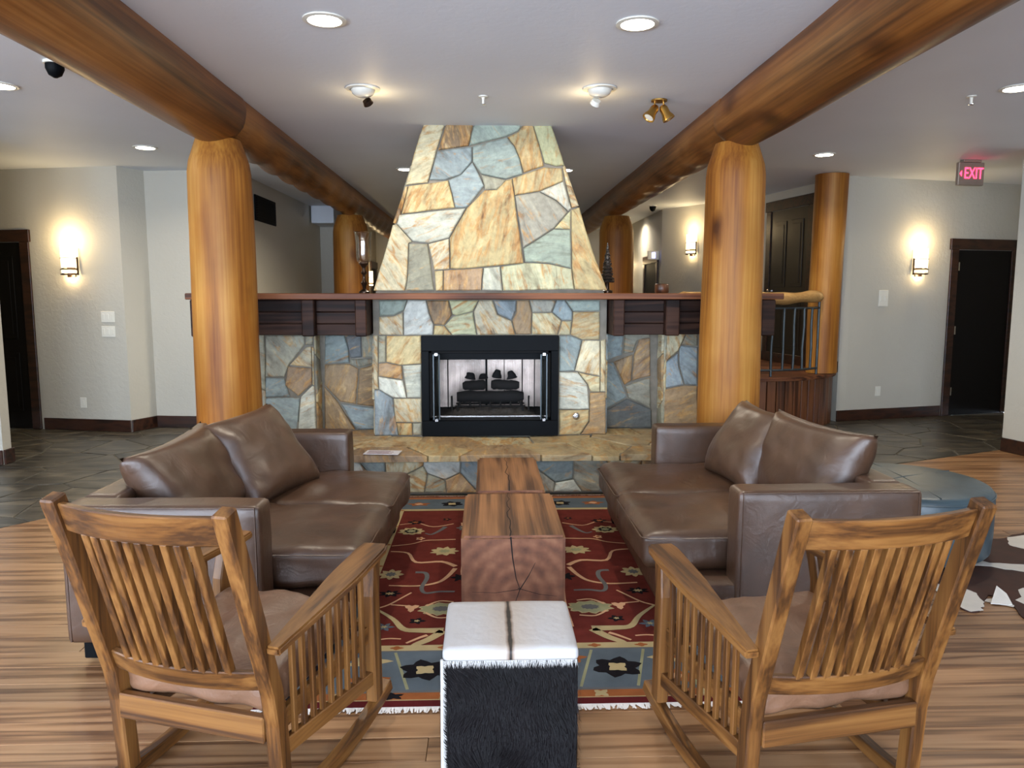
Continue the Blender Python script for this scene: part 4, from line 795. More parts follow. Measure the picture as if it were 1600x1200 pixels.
for a_, b_2 in ((.30, .22), (.52, .44), (.74, .66)): vine([(a_, yb + .15), ((a_ + b_2) / 2, yb), (b_2, yb - .15)], .012, .012, 'rug_sage', .001)
yt = HH - .205
bmotif(.385, yt, 'black', .8); bmotif(.62, yt, 'rust', 1.1); bmotif(.16, yt, 'cream', .8)
for k in range(6):
    yy = -HH + .62 + .36 * k; bmotif(.83, yy, ('black', 'cream', 'rust')[k % 3], .75); bmotif(.722, yy + .1, 'dot', .6)
mb = MB(); rr = random.Random(4)
for yy, sg in ((-HH, -1), (HH, 1)):
    for k in range(330):
        x = -RW + 2 * RW * k / 329; L = .018 + rr.random() * .018; dx = (rr.random() - .5) * .03
        mb.add([(x - .004, yy, .007), (x + .004, yy, .008), (x + .004 + dx, yy + sg * L, .004), (x - .002 + dx, yy + sg * L, .003), (x - .004, yy, .002), (x + .004, yy, .002)], [(0, 1, 2, 3), (4, 3, 2, 5), (0, 3, 4), (1, 5, 2)])
tag(mb.build('fringe', 'fringe_white', RUG), kind='stuff')

# ================================================================== SOFAS (local: x towards the seat front, y along the sofa, origin at near back corner)
def sofa(name, label, loc_, rz, mir, Lh, pil):
    t = thing(name, label, 'sofa', loc_, rz); s = mir
    D, DA = 1.17, .80
    Mx = lambda x, y, z: Matrix.Translation((s * x, y, z))
    zf = RT + .002
    soft('base', 'sofa_leather', t, (D - .1) / 2, (Lh - .04) / 2, .085, .02, n=8, M=Mx((D - .1) / 2 + .02, Lh / 2, .165))
    box('plinth', min(s * .06, s * (D - .2)), max(s * .06, s * (D - .2)), .06, Lh - .06, .05, .085, 'black_metal', t)
    for x in (.05, D - .17):
        for y_ in (.03, Lh - .09): box('foot', min(s * x, s * (x + .06)), max(s * x, s * (x + .06)), y_, y_ + .06, .016, .085, 'black_metal', t, .004)
    soft('backrest', 'sofa_leather', t, .08, Lh / 2 - .155, .29, .025, (.0, 0, 0), .002, n=12, M=Mx(.08, Lh / 2, .372))
    for k, y_ in enumerate((.075, Lh - .075)):
        a = soft('armrest', 'sofa_leather', t, DA / 2, .075, .287, .022, (.004, .012, .0), .0025, 5, n=14, M=Mx(DA / 2, y_, .377))
        yy = y_ - .073 if k == 0 else y_ + .073
        P = [(s * .02, yy, .10), (s * .02, yy, .655), (s * (DA - .02), yy, .655), (s * (DA - .02), yy, .10)]; MB().tube(P, .005, 6).build('piping', 'sofa_leather', a, smooth=True)
    y0, y1 = .155, Lh - .155; mid = (y0 + y1) / 2
    for k, (a, b) in enumerate(((y0, mid), (mid, y1))):
        c = soft('seat_cushion', 'sofa_leather', t, (D - .17) / 2, (b - a) / 2 - .003, .09, .045, (.012, .0, .022), .016, 5.0, n=22, seed=k * 7 + s * 3, M=Mx((D - .17) / 2 + .17, (a + b) / 2, .345))
        P = [(s * .3, a + .008, .405), (s * (D - .03), a + .008, .405), (s * (D + .006), a + .04, .405), (s * (D + .006), b - .04, .405), (s * (D - .03), b - .008, .405)]
        MB().tube(P, .004, 6).build('seam', 'sofa_leather', c, smooth=True)
    for k, (x, y_, z, L, Hh, T, lean, yaw, roll) in enumerate(pil):
        M = Mx(x, y_, z) @ Matrix.Rotation(s * yaw, 4, 'Z') @ Matrix.Rotation(roll, 4, 'X') @ Matrix.Rotation(-s * lean, 4, 'Y')
        b_ = pillow('back_cushion', 'sofa_leather', t, L, Hh, T, M, seed=k * 5 + 2 * s, ear=.10)
    return t
sofa('leather_sofa', 'low brown leather two-seat sofa on the left with two loose back cushions', (-1.70, 2.99, 0), math.radians(-2.2), 1, 1.76,
     [(.27, .62, .60, .74, .50, .115, .50, -.06, .05), (.44, 1.08, .635, .60, .54, .115, .66, -.36, .08)])
sofa('leather_sofa', 'low brown leather two-seat sofa on the right with two loose back cushions', (1.87, 3.12, 0), 0, -1, 1.74,
     [(.24, .60, .635, .72, .47, .115, .30, -.28, .03), (.38, 1.08, .635, .62, .50, .115, .52, -.14, .02)])

# ================================================================== ROCKING CHAIRS
def rocking_chair(label, loc_, rz):
    t = thing('rocking_chair', label, 'chair', loc_, rz, 'slatted oak rocking chairs')
    rk = lambda y: 1.15 - math.sqrt(1.15 ** 2 - (y - .2) ** 2)
    HB = .045
    PY = [(.022, None), (.005, .30), (-.012, .40), (-.06, .56), (-.125, .78), (-.183, .962)]
    def back_y(z):
        for (ya, za), (yb_, zb) in zip(PY[1:], PY[2:]):
            if z <= zb: return ya + (yb_ - ya) * (z - za) / (zb - za)
        return PY[-1][0]
    for s in (-1, 1):
        pts = [(s * .267, .022, rk(.022) + HB - .002), (s * .267, .005, .30)] + [(s * .267, y, z) for y, z in PY[2:]]
        MB().sweep(pts, .046, .052, (1, 0, 0)).build('rear_post', 'chair_z', t, bevel=.005)
        n = 22; P = [(s * (.268 + .045 * (i / n)), -.36 + .985 * i / n, rk(-.36 + .985 * i / n) + HB / 2 + .001) for i in range(n + 1)]
        MB().sweep(P, .038, HB, (1, 0, 0)).build('rocker', 'chair_y', t, bevel=.004)
        # front leg, flaring forward under the arm
        zb = rk(.535) + HB; P = [(s * .306, .535, zb - .003), (s * .304, .533, .30), (s * .300, .535, .47), (s * .295, .552, .55), (s * .292, .565, .587)]
        MB().sweep(P, .040, .058, (1, 0, 0)).build('front_leg', 'chair_z', t, bevel=.005)
        # arm: broad paddle, narrow where it meets the post
        n = 16; P = []; W = []
        for i in range(n + 1):
            f = i / n; y = -.062 + .70 * f; P.append((s * (.308 - .036 * f + .012 * math.sin(f * PI)), y, .548 + .062 * f + .012 * math.sin(f * PI) - .004)); W.append(.044 + .062 * min(1, f * 1.7) - (.02 if i == n else 0))
        MB().sweep(P, .1, .026, (1, 0, 0), W).build('armrest', 'chair_y', t, bevel=.006, seg=2)
        az = lambda y: .548 + .062 * (y + .062) / .7 + .012 * math.sin((y + .062) / .7 * PI) - .018
        bz = lambda y: .218 - .075 * y
        MB().sweep([(s * .276, .03, bz(.03)), (s * .304, .51, bz(.51))], .026, .05, (1, 0, 0)).build('side_rail', 'chair_y', t, bevel=.003)
        for k in range(9):
            y = .075 + .385 * k / 8; x = .277 + .026 * (y / .5)
            MB().sweep([(s * x, y, bz(y) + .022), (s * (x + .004), y - .01, az(y - .01))], .014, .02, (1, 0, 0)).build('side_slat', 'chair_z', t, bevel=.002)
        MB().sweep([(s * .262, .03, .29), (s * .29, .51, .335)], .024, .06, (1, 0, 0)).build('seat_rail', 'chair_y', t, bevel=.003)
    def curved(z0, z1, bow, off, th=.026, hw=.246):
        n = 16; vs = []; fs = []
        for i in range(n + 1):
            f = -1 + 2 * i / n; x = hw * f; b = -bow * (1 - f * f)
            for z, dy in ((z0, -th / 2), (z0, th / 2), (z1, th / 2), (z1, -th / 2)): vs.append((x, back_y(z) + off + b + dy, z))
        for i in range(n):
            for k in range(4): a = 4 * i + k; c = 4 * i + (k + 1) % 4; fs.append((a, c, c + 4, a + 4))
        fs += [(3, 2, 1, 0), (4 * n, 4 * n + 1, 4 * n + 2, 4 * n + 3)]
        return MB().add(vs, fs)
    curved(.862, .946, .042, 0).build('top_rail', 'chair_x', t, bevel=.004); curved(.405, .468, .04, 0).build('lower_back_rail', 'chair_x', t, bevel=.004)
    for k in range(10):
        f = (-1 + 2 * k / 9) * .68; x = .246 * f; b = 1 - f * f
        MB().sweep([(x, back_y(.462) - .04 * b, .462), (x, back_y(.868) - .042 * b, .868)], .021, .024, (1, 0, 0)).build('back_slat', 'chair_z', t, bevel=.002)
    MB().sweep([(-.246, -.012, .285), (.246, -.012, .285)], .03, .078, (0, 1, 0)).build('rear_seat_rail', 'chair_x', t, bevel=.004)
    MB().sweep([(-.285, .53, .335), (.285, .53, .335)], .028, .075, (0, 1, 0)).build('front_seat_rail', 'chair_x', t, bevel=.004)
    Mc = Matrix.Translation((0, .262, .385)) @ Matrix.Rotation(math.radians(4.5), 4, 'X')
    soft('seat_cushion', 'seat_leather', t, .252, .258, .05, .032, (0.006, .004, .026), .014, 7, n=22, seed=3 + loc_[0], M=Mc)
    return t
rocking_chair('slatted oak rocking chair with tan leather cushion in the left foreground', (-.852, 2.117, 0), -.313)
rocking_chair('slatted oak rocking chair with tan leather cushion in the right foreground', (.997, 2.021, 0), .184)

# ================================================================== TIMBER TABLES AND HIDE STOOL
def timber(label, cx, y0, y1, wd, h, seed, endrings):
    t = thing('timber_block_table', label, 'table', (cx, (y0 + y1) / 2, RT + .003), 0, 'timber block tables')
    hy = (y1 - y0) / 2; n = 10
    bm = bmesh.new(); bmesh.ops.create_cube(bm, size=1, matrix=Matrix.Translation((0, 0, h / 2)) @ Matrix.Diagonal((wd, 2 * hy, h, 1)))
    bmesh.ops.bevel(bm, geom=bm.edges[:], offset=.012, segments=2, affect='EDGES')
    me = bpy.data.meshes.new('timber'); bm.to_mesh(me); bm.free(); me.materials.append(MATS['ring_top']); me.materials.append(MATS['ring_end'])
    for p in me.polygons: p.material_index = 1 if abs(p.normal.y) > .75 else 0
    link(bpy.data.objects.new('timber', me), t)
    # drying cracks: along the top and down the sawn end
    def crack(P, w, up):
        L, R_ = strip(P, w, w * .35); m = MB(); k = len(L)
        f = (lambda x, y: (x, y, h + .0006)) if up else (lambda x, y: (x, -hy - .0006, y))
        m.add([f(*p) for p in L] + [f(*p) for p in R_], [(i, i + 1, k + i + 1, k + i) for i in range(k - 1)]); m.build('crack', 'crack_black', t)
    rnd = random.Random(seed)
    crack([(-.02 + .02 * rnd.random(), -hy + .002 + 2 * hy * i / 12) for i in range(13)], .006, True)
    if endrings:
        crack([(-.012, h - .003), (-.004, h * .75), (.012, h * .5), (.03, .145)], .007, False); crack([(.03, .145), (.07, .21), (.10, .27)], .005, False); crack([(.03, .145), (-.08, .13), (-.19, .135)], .003, False); crack([(.03, .145), (.0, .06)], .004, False)
        crack([(.02, .15), (.12, .12), (.2, .11)], .003, False)
    return t
timber('squared old timber block table nearest the hide stool, growth rings on its sawn end', .118, 3.34, 4.09, .475, .395, 3, True)
timber('narrower squared timber block table behind, next to the stone hearth', .13, 4.115, 4.99, .385, .40, 5, False)

SX, SY0, SY1, SH = .07, 2.205, 2.575, .425
ST = thing('hide_stool', 'cube stool covered in short white hair on top and long black hair on its sides', 'stool', (SX, (SY0 + SY1) / 2, 0))
hy = (SY1 - SY0) / 2
soft('body', 'fur_dark', ST, .208, hy, .195, .02, (.004, .004, 0), .003, n=10, M=Matrix.Translation((0, 0, .197)))
soft('top_pad', 'hide_top', ST, .209, hy + .002, .022, .016, (0, 0, .006), .002, n=14, M=Matrix.Translation((0, 0, SH - .022)))
for pts in ([(-.212, -hy, .01), (-.210, -hy - .003, SH - .03)],): MB().tube([Vector(pts[0]).lerp(Vector(pts[1]), i / 6) for i in range(7)], .0045, 6).build('white_piping', 'fur_white', ST, smooth=True)
mb = MB(); mw = MB(); rr = random.Random(11)
def tuft(m, o, nrm, down, L, wd):
    o = Vector(o); side = nrm.cross(down).normalized(); a = o; b = o + down * L * .5 + nrm * (.004 + rr.random() * .006); c = o + down * L + nrm * (.003 + rr.random() * .012)
    m.add([a - side * wd, a + side * wd, b + side * wd * .7, b - side * wd * .7, c], [(0, 1, 2, 3), (3, 2, 4)])
for k in range(9000):
    f = rr.random()
    if f < .62: o, nr = ((rr.random() - .5) * .41, -hy - .002, rr.random() * (SH - .045) + .008), Vector((0, -1, 0))
    elif f < .81: o, nr = (-.211, (rr.random() - .5) * 2 * hy, rr.random() * (SH - .045) + .008), Vector((-1, 0, 0))
    else: o, nr = (.211, (rr.random() - .5) * 2 * hy, rr.random() * (SH - .045) + .008), Vector((1, 0, 0))
    sw = mnoise.noise(Vector((o[0] * 7, o[1] * 7, o[2] * 7))) * 1.4; tang = Vector((0, 0, 1)).cross(nr)
    d = (Vector((0, 0, -1)) + tang * sw).normalized(); L = min(.02 + rr.random() * .02, max(.006, o[2] - .002) if o[2] < .04 else 9)
    if o[2] < .03: d = (d + tang * 3).normalized()
    tuft(mb, o, nr, d, L, .0007)
for k in range(500): tuft(mw, ((rr.random() - .5) * .41, -hy - .004, SH - .034), Vector((0, -1, 0)), Vector(((rr.random() - .5) * .8, 0, -1)).normalized(), .008 + rr.random() * .016, .0006)
for k in range(350): tuft(mw, (-.209, -hy - .004, rr.random() * .38 + .02), Vector((0, -1, 0)), Vector((1, 0, -.8)).normalized(), .006 + rr.random() * .014, .0006)
tag(mb.build('fur', 'fur_dark', ST), kind='stuff'); tag(mw.build('white_fur', 'fur_white', ST), kind='stuff')

# ================================================================== OTTOMAN AND COWHIDE
OT = thing('ottoman', 'round blue-grey leather ottoman behind the right sofa', 'ottoman', (2.44, 4.3, .008))
prof = [(.45, .035), (.462, .05), (.47, .15), (.47, .33), (.466, .375), (.452, .398), (.43, .408), (.25, .418), (.02, .421)]
MB().lathe(prof, 56).build('body', 'blue_leather', OT, smooth=2)
MB().tube([(.469 * math.cos(2 * PI * k / 48), .469 * math.sin(2 * PI * k / 48), .372) for k in range(49)], .0045, 6).build('piping', 'blue_leather', OT, smooth=True)
for an in (.45, 1.5): MB().tube([(-.44 * math.cos(an), -.44 * math.sin(an), .409), (0, 0, .422), (.44 * math.cos(an), .44 * math.sin(an), .409)], .003, 6).build('seam', 'blue_leather', OT)
MB().lathe([(.41, .002), (.41, .036)], 40).build('plinth', 'black_metal', OT)
def gz(P): return [(q.x, q.y) for q in (on_z(x, y, .004) for x, y in P)]
HO = (3.0, 3.95)
CW = thing('cowhide_rug', 'dark brown and white cowhide lying on the plank floor at the right edge', 'cowhide rug', (HO[0], HO[1], 0))
out = gz([(1452, 905), (1462, 872), (1478, 852), (1510, 846), (1556, 842), (1585, 836), (1640, 824), (1740, 818), (1830, 840), (1860, 880), (1800, 915), (1720, 930), (1690, 975), (1640, 985), (1604, 968), (1580, 948), (1566, 940), (1545, 930), (1530, 955), (1508, 954), (1490, 940), (1470, 935)])
sp = smooth_path([(x - HO[0], y - HO[1]) for x, y in out] + [(out[0][0] - HO[0], out[0][1] - HO[1])], 5)[:-1]
sp = [(x + .02 * mnoise.noise(Vector((x * 9, y * 9, 0))), y + .02 * mnoise.noise(Vector((x * 9, y * 9, 5)))) for x, y in sp]
if area2(sp) < 0: sp = sp[::-1]
MB().prism(sp, .001, .006).build('hide', 'hide_brown', CW)
for P in ([(1470, 868), (1500, 872), (1560, 880), (1640, 885), (1700, 880), (1700, 897), (1620, 897), (1550, 886), (1500, 882)], [(1455, 912), (1480, 915), (1512, 922), (1532, 930), (1536, 944), (1528, 955), (1508, 953), (1488, 940), (1468, 932)], [(1550, 935), (1562, 937), (1580, 947), (1566, 944), (1548, 944)], [(1574, 842), (1590, 838), (1640, 832), (1640, 852), (1600, 858), (1580, 853)], [(1590, 922), (1640, 915), (1680, 930), (1650, 950), (1600, 944)]):
    q = smooth_path([(x - HO[0], y - HO[1]) for x, y in gz(P)] + [(lambda g: (g[0] - HO[0], g[1] - HO[1]))(gz(P[:1])[0])], 4)[:-1]
    q = [(x + .035 * mnoise.noise(Vector((x * 19, y * 19, 0))), y + .035 * mnoise.noise(Vector((x * 19, y * 19, 5)))) for x, y in q]
    if area2(q) < 0: q = q[::-1]
    MB().prism(q, .005, .0072).build('white_patch', 'hide_white', CW)
fl = gz([(1548, 945), (1556, 930), (1572, 938), (1582, 947)]); MB().add([(x - HO[0], y - HO[1], z) for (x, y), z in zip(fl, (.008, .05, .035, .008))] + [(x - HO[0], y - HO[1], z + .004) for (x, y), z in zip(fl, (.008, .05, .035, .008))], [(0, 1, 2, 3), (7, 6, 5, 4), (0, 4, 5, 1), (1, 5, 6, 2), (2, 6, 7, 3), (3, 7, 4, 0)]).build('curled_edge', 'hide_white', CW)

# ================================================================== LANDING WITH RAILING
LC, LR, LZ = (3.0, 9.3), 1.2, .58
arc = lambda r, a: (LC[0] + r * math.cos(math.radians(a)), LC[1] + r * math.sin(math.radians(a)))
a0, a1 = -32, -165
poly = [arc(LR - .03, a0 + (a1 - a0) * i / 40) for i in range(41)] + [(1.95, 10.5), (3.74, 10.5), (4.0, 9.0)]
LD = thing('stair_landing', 'raised curved landing clad in brown vertical boards', 'landing', (LC[0], LC[1], 0))
sh = lambda P: [(x - LC[0], y - LC[1]) for x, y in P]
MB().prism(sh(poly)[::-1], .001, LZ - .03).build('core', 'dark_wood', LD)
for i in range(26):
    aa, ab = a0 + (a1 - a0) * i / 26, a0 + (a1 - a0) * (i + 1) / 26; e = .25
    MB().prism(sh([arc(LR, aa - e), arc(LR, ab + e), arc(LR - .028, ab + e), arc(LR - .028, aa - e)])[::-1], .002, LZ - .031).build('cladding_board', 'panel_wood', LD, bevel=.003)
poly2 = [arc(LR + .035, a0 + (a1 - a0) * i / 48) for i in range(49)] + [(1.93, 10.5), (3.74, 10.5), (4.03, 9.0)]
MB().prism(sh(poly2)[::-1], LZ - .029, LZ + .012).build('tread', 'mantel_wood', LD, bevel=.01, seg=2)
pp = on_z(1311, 588, LZ + .012)
log_post('log_post', 'knotty log post standing on the curved landing', 3.86, 8.60, LZ + .016, CEIL - .004, .168, .178, 17, chamfer=False, bend=.018)
RA = thing('landing_railing', 'dark iron railing with a pale peeled log handrail on the landing', 'railing', (LC[0], LC[1], LZ + .013))
rr_ = lambda a, z: (LC[0] * 0 + 1.13 * math.cos(math.radians(a)), 1.13 * math.sin(math.radians(a)), z)
angs = [-51 - i * 6.8 for i in range(13)]
n = 24; P = [rr_(-49 - 90 * i / n, .86 + .012 * math.sin(i * .6)) for i in range(n + 1)]
MB().tube(P, [.03] + [.062 + .008 * math.sin(i * 1.1) for i in range(n - 1)] + [.03], 16).build('handrail', 'log_x', RA, smooth=True)
MB().tube([rr_(-50.5 - 86 * i / n, .745) for i in range(n + 1)], .013, 8).build('top_bar', 'iron', RA); MB().tube([rr_(-50.5 - 86 * i / n, .07) for i in range(n + 1)], .013, 8).build('bottom_bar', 'iron', RA)
for k, a_ in enumerate(angs):
    x, y, _ = rr_(a_, 0); tw = .006 * math.sin(k * 2.3)
    MB().tube([(x, y, .002 if k % 5 == 0 else .07), (x + tw, y, .3), (x - tw, y, .55), (x, y, .815 if k % 5 == 0 else .745)], .015, 8).build('baluster', 'iron', RA, smooth=True)

# ================================================================== WALL FITTINGS
def light(name, typ, loc_, power, color, parent=None, **kw):
    l = bpy.data.lights.new(name, typ); l.energy = power; l.color = color
    for k, v in kw.items(): setattr(l, k, v)
    o = bpy.data.objects.new(name, l); o.location = loc_; link(o, parent); return o
def sconce(label, M, power=9, k_=.5):
    """x along the wall, y into the wall, z up; origin on the wall at the foot of the fitting"""
    t = thing('wall_sconce', label, 'sconce', (0, 0, 0), 0, 'warm wall sconces'); t.matrix_world = M
    box('back_plate', -.05, .05, -.012, -.001, 0, .28, 'bronze', t, .003)
    n = 14; P = [(.085 * math.cos(PI + PI * i / n), -.02 + .085 * math.sin(PI + PI * i / n)) for i in range(n + 1)]
    Q = [(.08 * math.cos(PI + PI * i / n), -.02 + .08 * math.sin(PI + PI * i / n)) for i in range(n, -1, -1)]
    MB().prism((P + Q)[::-1], .10, .32).build('shade', 'sconce_glass', t, smooth=True)
    MB().prism(P[::-1], .045, .075).build('lower_shade', 'sconce_glass', t)
    for z in (.08, .028, .20): 
        Pb = [(.092 * math.cos(PI + PI * i / n), -.02 + .092 * math.sin(PI + PI * i / n)) for i in range(n + 1)]
        MB().tube([(x, y, z) for x, y in Pb], .007 if z < .15 else .004, 6).build('band', 'bronze', t, smooth=True)
    for x in (-.088, .088): box('side_bar', x - .006, x + .006, -.03, -.012, .02, .21, 'bronze', t)
    light('bulb', 'POINT', (0, -.17, .40), power * k_, WARM, t, shadow_soft_size=.03); light('bulb', 'POINT', (0, -.05, .01), power * .2 * k_, WARM, t, shadow_soft_size=.02)
    return t
def on_wall(p0, p1, f, z):
    M = frame_on(p0, p1); L = (Vector(p1) - Vector(p0)).length; return M @ Matrix.Translation((L * f, -.0005, z))
def wallf(p0, p1, px, py):
    """where the ray of a measured photo point meets a wall: fraction along it and height"""
    d = ray(px, py); p0 = Vector(p0); e = Vector(p1) - p0; det = d.x * -e.y + d.y * e.x; t = (p0.x * -e.y + p0.y * e.x) / det
    h = Vector((d.x * t, d.y * t)); return (h - p0).dot(e) / e.length_squared, EYE + d.z * t
def at_wall(p0, p1, px, py): f, z = wallf(p0, p1, px, py); return on_wall(p0, p1, f, z)
PR0, PR1 = (2.8, 16.2), (2.8, 12.25)
sconce('lit wall sconce beside the dark doorway on the left wall', at_wall(A0, A1, 113, 433), 11)
sconce('lit wall sconce left of the dark doorway on the right wall', at_wall(F0, F1, 1434, 432), 9)
sconce('lit wall sconce just left of the right log post', at_wall(I1, H1, 1082, 400), 8)
sconce('small distant lit sconce beside the far log post right of the chimney', at_wall(PR0, PR1, 985, 447), 8)
sconce('distant lit sconce half hidden behind the candle holder', on_wall((-2.3, 12.6), (-2.3, 16.2), .66, 1.6), 8)
def plate(name, label, cat, M, w_, h_, rockers, group=None):
    t = thing(name, label, cat, (0, 0, 0), 0, group); t.matrix_world = M
    box('plate', -w_ / 2, w_ / 2, -.008, -.0005, -h_ / 2, h_ / 2, 'white_plastic', t, .002)
    for k in range(rockers):
        x = -w_ / 2 + w_ * (k + .5) / rockers; box('rocker', x - .014, x + .014, -.012, -.0082, -.03, .03, 'white_plastic', t, .002)
    return t
plate('switch_plate', 'upper of two white switch plates below the left sconce', 'switch', at_wall(A0, A1, 169, 495), .16, .115, 3, 'light switches'); plate('switch_plate', 'lower of two white switch plates below the left sconce', 'switch', at_wall(A0, A1, 170, 518), .16, .115, 3, 'light switches')
plate('wall_outlet', 'white outlet low on the left wall', 'outlet', at_wall(A0, A1, 131, 629), .075, .115, 1); plate('wall_outlet', 'white outlet low on the right wall', 'outlet', at_wall(F0, F1, 1371, 611), .075, .115, 1)
plate('wall_control', 'white thermostat panel below and left of the right sconce', 'thermostat', at_wall(F0, F1, 1380, 466), .13, .19, 2)
V = thing('air_vent', 'black rectangular vent high on the passage wall behind the left post', 'vent'); V.matrix_world = on_wall(C1, D1, .27, 2.5)
box('grille_frame', -.42, .42, -.02, -.001, -.15, .15, 'black_metal', V, .004)
for k in range(9): box('louvre', -.38, .38, -.026, -.0205, -.125 + k * .029, -.111 + k * .029, 'black_metal', V)

def text_mesh(txt, size, depth):
    c = bpy.data.curves.new('lettering', 'FONT'); c.body = txt; c.size = size; c.extrude = depth; c.align_x = 'CENTER'; c.align_y = 'CENTER'
    o = bpy.data.objects.new('lettering', c); COL.objects.link(o); dg = bpy.context.evaluated_depsgraph_get(); me = bpy.data.meshes.new_from_object(o.evaluated_get(dg)); bpy.data.objects.remove(o); return me
p = on_z(1517, 250, CEIL)
EX = thing('exit_sign', 'grey ceiling-hung exit sign with glowing red letters', 'exit sign', (p.x, p.y, CEIL - .005), math.radians(8))
box('canopy', -.10, .10, -.03, .03, -.02, .004, 'sign_grey', EX, .003); MB().box(-.145, .145, -.022, .022, -.245, -.021).build('housing', 'sign_grey', EX, bevel=.006)
me = text_mesh('EXIT', .125, .002); me.materials.append(MATS['exit_red']); o = link(bpy.data.objects.new('lettering', me), EX); o.rotation_euler = (PI / 2, 0, 0); o.location = (.022, -.0245, -.132); o.scale = (.84, 1.25, 1)
MB().prism([(-.135, -.132), (-.112, -.105), (-.112, -.159)], 0, .004, Matrix(((1, 0, 0, 0), (0, 0, -1, -.0225), (0, 1, 0, 0), (0, 0, 0, 1)))).build('arrow', 'exit_red', EX)
S2 = thing('exit_sign', 'small distant white exit sign with blue figure above the far doorway', 'exit sign', (2.70, 12.42, 2.04))
box('housing', -.085, .095, -.02, .02, 0, .14, 'white_plastic', S2, .004); box('figure', -.02, .035, -.024, -.0205, .025, .115, 'sign_blue', S2)

# ================================================================== CEILING FITTINGS
def downlight(label, x, y, power=9, color=NEUT):
    t = thing('recessed_light', label, 'ceiling light', (x, y, CEIL - .001), 0, 'recessed ceiling lights')
    MB().lathe([(.105, 0), (.105, -.006), (.082, -.009), (.080, -.001)], 32).build('trim_ring', 'white_plastic', t, smooth=True); MB().lathe([(.0795, -.0015), (.0795, -.004), (.01, -.006)], 28).build('lens', 'lamp_lens', t, smooth=True)
    light('bulb', 'AREA', (0, 0, -.014), power * .7, color, t, shape='DISK', size=.13, spread=math.radians(150)); return t
for px_, py_, lab, pw in ((507, 30, 'recessed downlight at the top of the view, left of centre', 12), (996, 36, 'recessed downlight at the top of the view, right of centre', 12), (227, 230, 'recessed downlight over the left passage', 14), (1288, 241, 'recessed downlight over the landing on the right', 14), (1590, 137, 'recessed downlight at the right edge of the view', 12), (0, 133, 'recessed downlight at the left edge of the view', 12), (634, 264, 'recessed downlight just left of the chimney', 42), (998, 340, 'small distant recessed downlight right of the chimney', 16)):
    q = on_z(px_, py_, CEIL); downlight(lab, min(q.x, 2.45) if q.y > 12 else q.x, q.y, pw)
downlight('recessed downlight hidden behind the chimney', .85, 8.4, 42)
def eyeball(label, px_, py_, aim, power):
    q = on_z(px_, py_, CEIL); t = thing('eyeball_light', label, 'ceiling light', (q.x, q.y, CEIL - .001), 0, 'adjustable eyeball lights')
    MB().lathe([(.11, 0), (.11, -.007), (.085, -.012), (.08, -.002)], 32).build('trim_ring', 'white_plastic', t, smooth=True)
    MB().lathe([(.078, -.001), (.078, -.012), (.068, -.035), (.045, -.05), (.02, -.056)], 24).build('eyeball', 'white_plastic', t, smooth=True)
    d = (Vector(aim) - q).normalized(); M = Matrix.Translation(d * .072 + Vector((0, 0, -.03))) @ d.to_track_quat('Z', 'Y').to_matrix().to_4x4()
    MB().lathe([(.028, -.02), (.034, .01), (.03, .012), (.02, .004)], 18, M).build('bulb_rim', 'bronze' if px_ < 700 else 'white_plastic', t, smooth=True)
    l = light('bulb', 'SPOT', d * .10 + Vector((0, 0, -.045)), power, NEUT, t, spot_size=math.radians(95), spot_blend=.8, shadow_soft_size=.03); l.rotation_euler = d.to_track_quat('-Z', 'Y').to_euler()
    light('bulb_spill', 'POINT', d * .14 + Vector((0, 0, -.06)), power * .06, WARM, t, shadow_soft_size=.02)
    return t
eyeball('adjustable eyeball spotlight in the ceiling, upper left of the chimney', 567, 138, (-.25, 6.25, 1.7), 20); eyeball('adjustable eyeball spotlight in the ceiling, upper right of the chimney', 937, 138, (.3, 6.25, 1.7), 20)
q = on_z(1030, 156, CEIL)
SP = thing('twin_spotlight', 'brass twin-head spotlight on the ceiling by the right beam', 'spotlight', (q.x, q.y, CEIL - .001))
MB().lathe([(.055, 0), (.055, -.01), (.02, -.014)], 24).build('canopy', 'brass', SP, smooth=True)
for sg, aim in ((-1, (-.55, -.25, -.8)), (1, (.45, -.1, -.85))):
    MB().tube([(sg * .03, 0, -.01), (sg * .032, 0, -.055)], .006, 8).build('stem', 'brass', SP)
    d = Vector(aim).normalized(); M = Matrix.Translation((sg * .035, 0, -.065)) @ d.to_track_quat('Z', 'Y').to_matrix().to_4x4()
    h_ = MB().lathe([(.02, -.03), (.03, -.01), (.03, .03), (.042, .06), (.044, .075), (.036, .074), (.03, .06)], 20, M).build('lamp_head', 'brass', SP, smooth=True)
    MB().lathe([(.034, .062), (.034, .068), (.005, .069)], 16, M).build('lens', 'white_plastic', h_)
for px_, py_, lab in ((755, 150, 'small white sprinkler head above the chimney'), (1518, 150, 'small white sprinkler head on the right part of the ceiling')):
    q = on_z(px_, py_, CEIL); t = thing('sprinkler', lab, 'sprinkler', (q.x, q.y, CEIL - .001))
    MB().lathe([(.032, 0), (.03, -.006), (.012, -.01), (.009, -.03), (.009, -.05)], 16).build('body', 'white_plastic', t, smooth=True); MB().lathe([(.004, -.05), (.018, -.052), (.018, -.056), (.004, -.058)], 14).build('deflector', 'chrome', t)
q = on_z(1020, 321, CEIL); t = thing('dome_camera', 'small black dome camera on the passage ceiling', 'camera', (q.x, q.y, CEIL - .001)); MB().lathe([(.06, 0), (.06, -.015)], 20).build('mount', 'white_plastic', t); MB().lathe([(.05, -.0155), (.05, -.04), (.035, -.075), (.01, -.09)], 20).build('dome', 'black_metal', t, smooth=True)
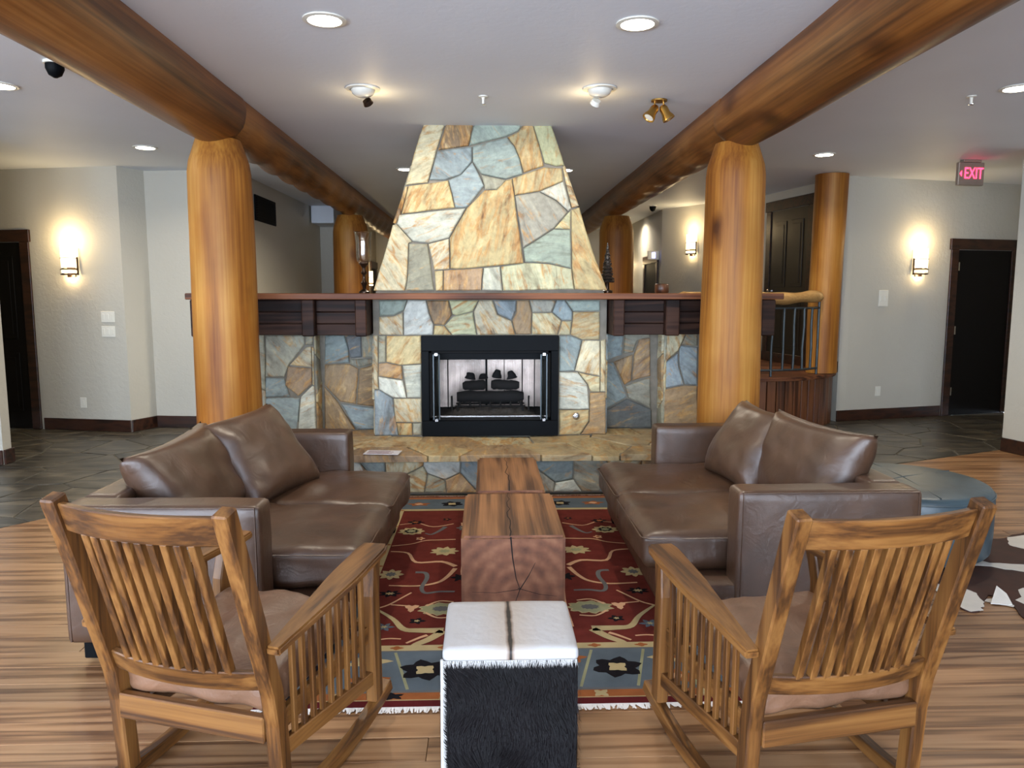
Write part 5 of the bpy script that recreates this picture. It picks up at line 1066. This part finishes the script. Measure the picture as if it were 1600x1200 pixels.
q = on_z(85, 96, CEIL); t = thing('dome_camera', 'small black ceiling camera half hidden by the front left beam', 'camera', (q.x, q.y, CEIL - .001)); MB().lathe([(.06, 0), (.06, -.015)], 20).build('mount', 'white_plastic', t); MB().lathe([(.05, -.0155), (.05, -.04), (.035, -.075), (.01, -.09)], 20).build('dome', 'black_metal', t, smooth=True)

# ================================================================== ON THE MANTEL AND HEARTH
MY = 6.55; MZ = 1.501
x = on_y(569, 440, MY).x
CD = thing('candle_holder', 'clear glass hurricane candle holder on a dark turned stem at the left of the mantel', 'candle holder', (x, MY, MZ))
MB().lathe([(.045, 0), (.045, .012), (.03, .02), (.014, .035), (.018, .06), (.028, .085), (.014, .11), (.012, .15), (.026, .17), (.016, .19), (.014, .21), (.03, .235), (.042, .245), (.042, .252), (.01, .253)], 24).build('stem', 'bronze', CD, smooth=True)
MB().lathe([(.04, .254), (.055, .265), (.062, .30), (.064, .42), (.072, .505), (.078, .512), (.074, .512), (.068, .505), (.060, .42), (.058, .30), (.05, .27), (.01, .262)], 28).build('glass', 'candle_glass', CD, smooth=True)
x = on_y(950, 440, MY).x
TR = thing('tree_ornament', 'dark silvery cone tree ornament on the mantel beside the chimney', 'ornament', (x, MY + .05, MZ))
MB().lathe([(.05, 0), (.05, .02), (.022, .03), (.018, .085), (.02, .09)], 16).build('base', 'bronze', TR, smooth=True)
pr = [(.02, .09)]
for k in range(11):
    f = k / 11; r_ = .056 * (1 - f) + .004; z = .09 + .32 * f; pr += [(r_ * 1.0, z), (r_ * 1.08, z + .008), (r_ * .7, z + .026)]
MB().lathe(pr + [(.004, .43)], 18).build('cone', 'pewter', TR, smooth=False)
mb = MB(); rr = random.Random(2)
for k in range(70):
    f = rr.random(); a_ = rr.random() * 6.28; r_ = .058 * (1 - f) + .004; mb.lathe([(.002, -.006), (.008, 0), (.002, .006)], 6, Matrix.Translation((r_ * math.cos(a_), r_ * math.sin(a_), .095 + .31 * f)))
tag(mb.build('beading', 'pewter', TR), kind='stuff')
x = on_y(1034, 450, 6.5).x
BX = thing('wooden_bowl', 'small brown wooden pot at the right of the mantel', 'pot', (x, 6.5, MZ)); MB().lathe([(.052, 0), (.06, .01), (.06, .07), (.052, .078), (.048, .07), (.048, .02), (.01, .018)], 20).build('pot', 'panel_wood', BX, smooth=True)
q = on_z(598, 708, .325)
BR = thing('brochure', 'printed paper brochure lying on the left of the stone hearth', 'brochure', (q.x, q.y, .328), math.radians(-6)); box('sheet', -.13, .13, -.07, .07, 0, .004, 'paper', BR)
for k in range(4): box('print', -.11, .08 - .03 * (k % 2), -.055 + k * .028, -.04 + k * .028, .0041, .0046, 'paper_ink', BR)
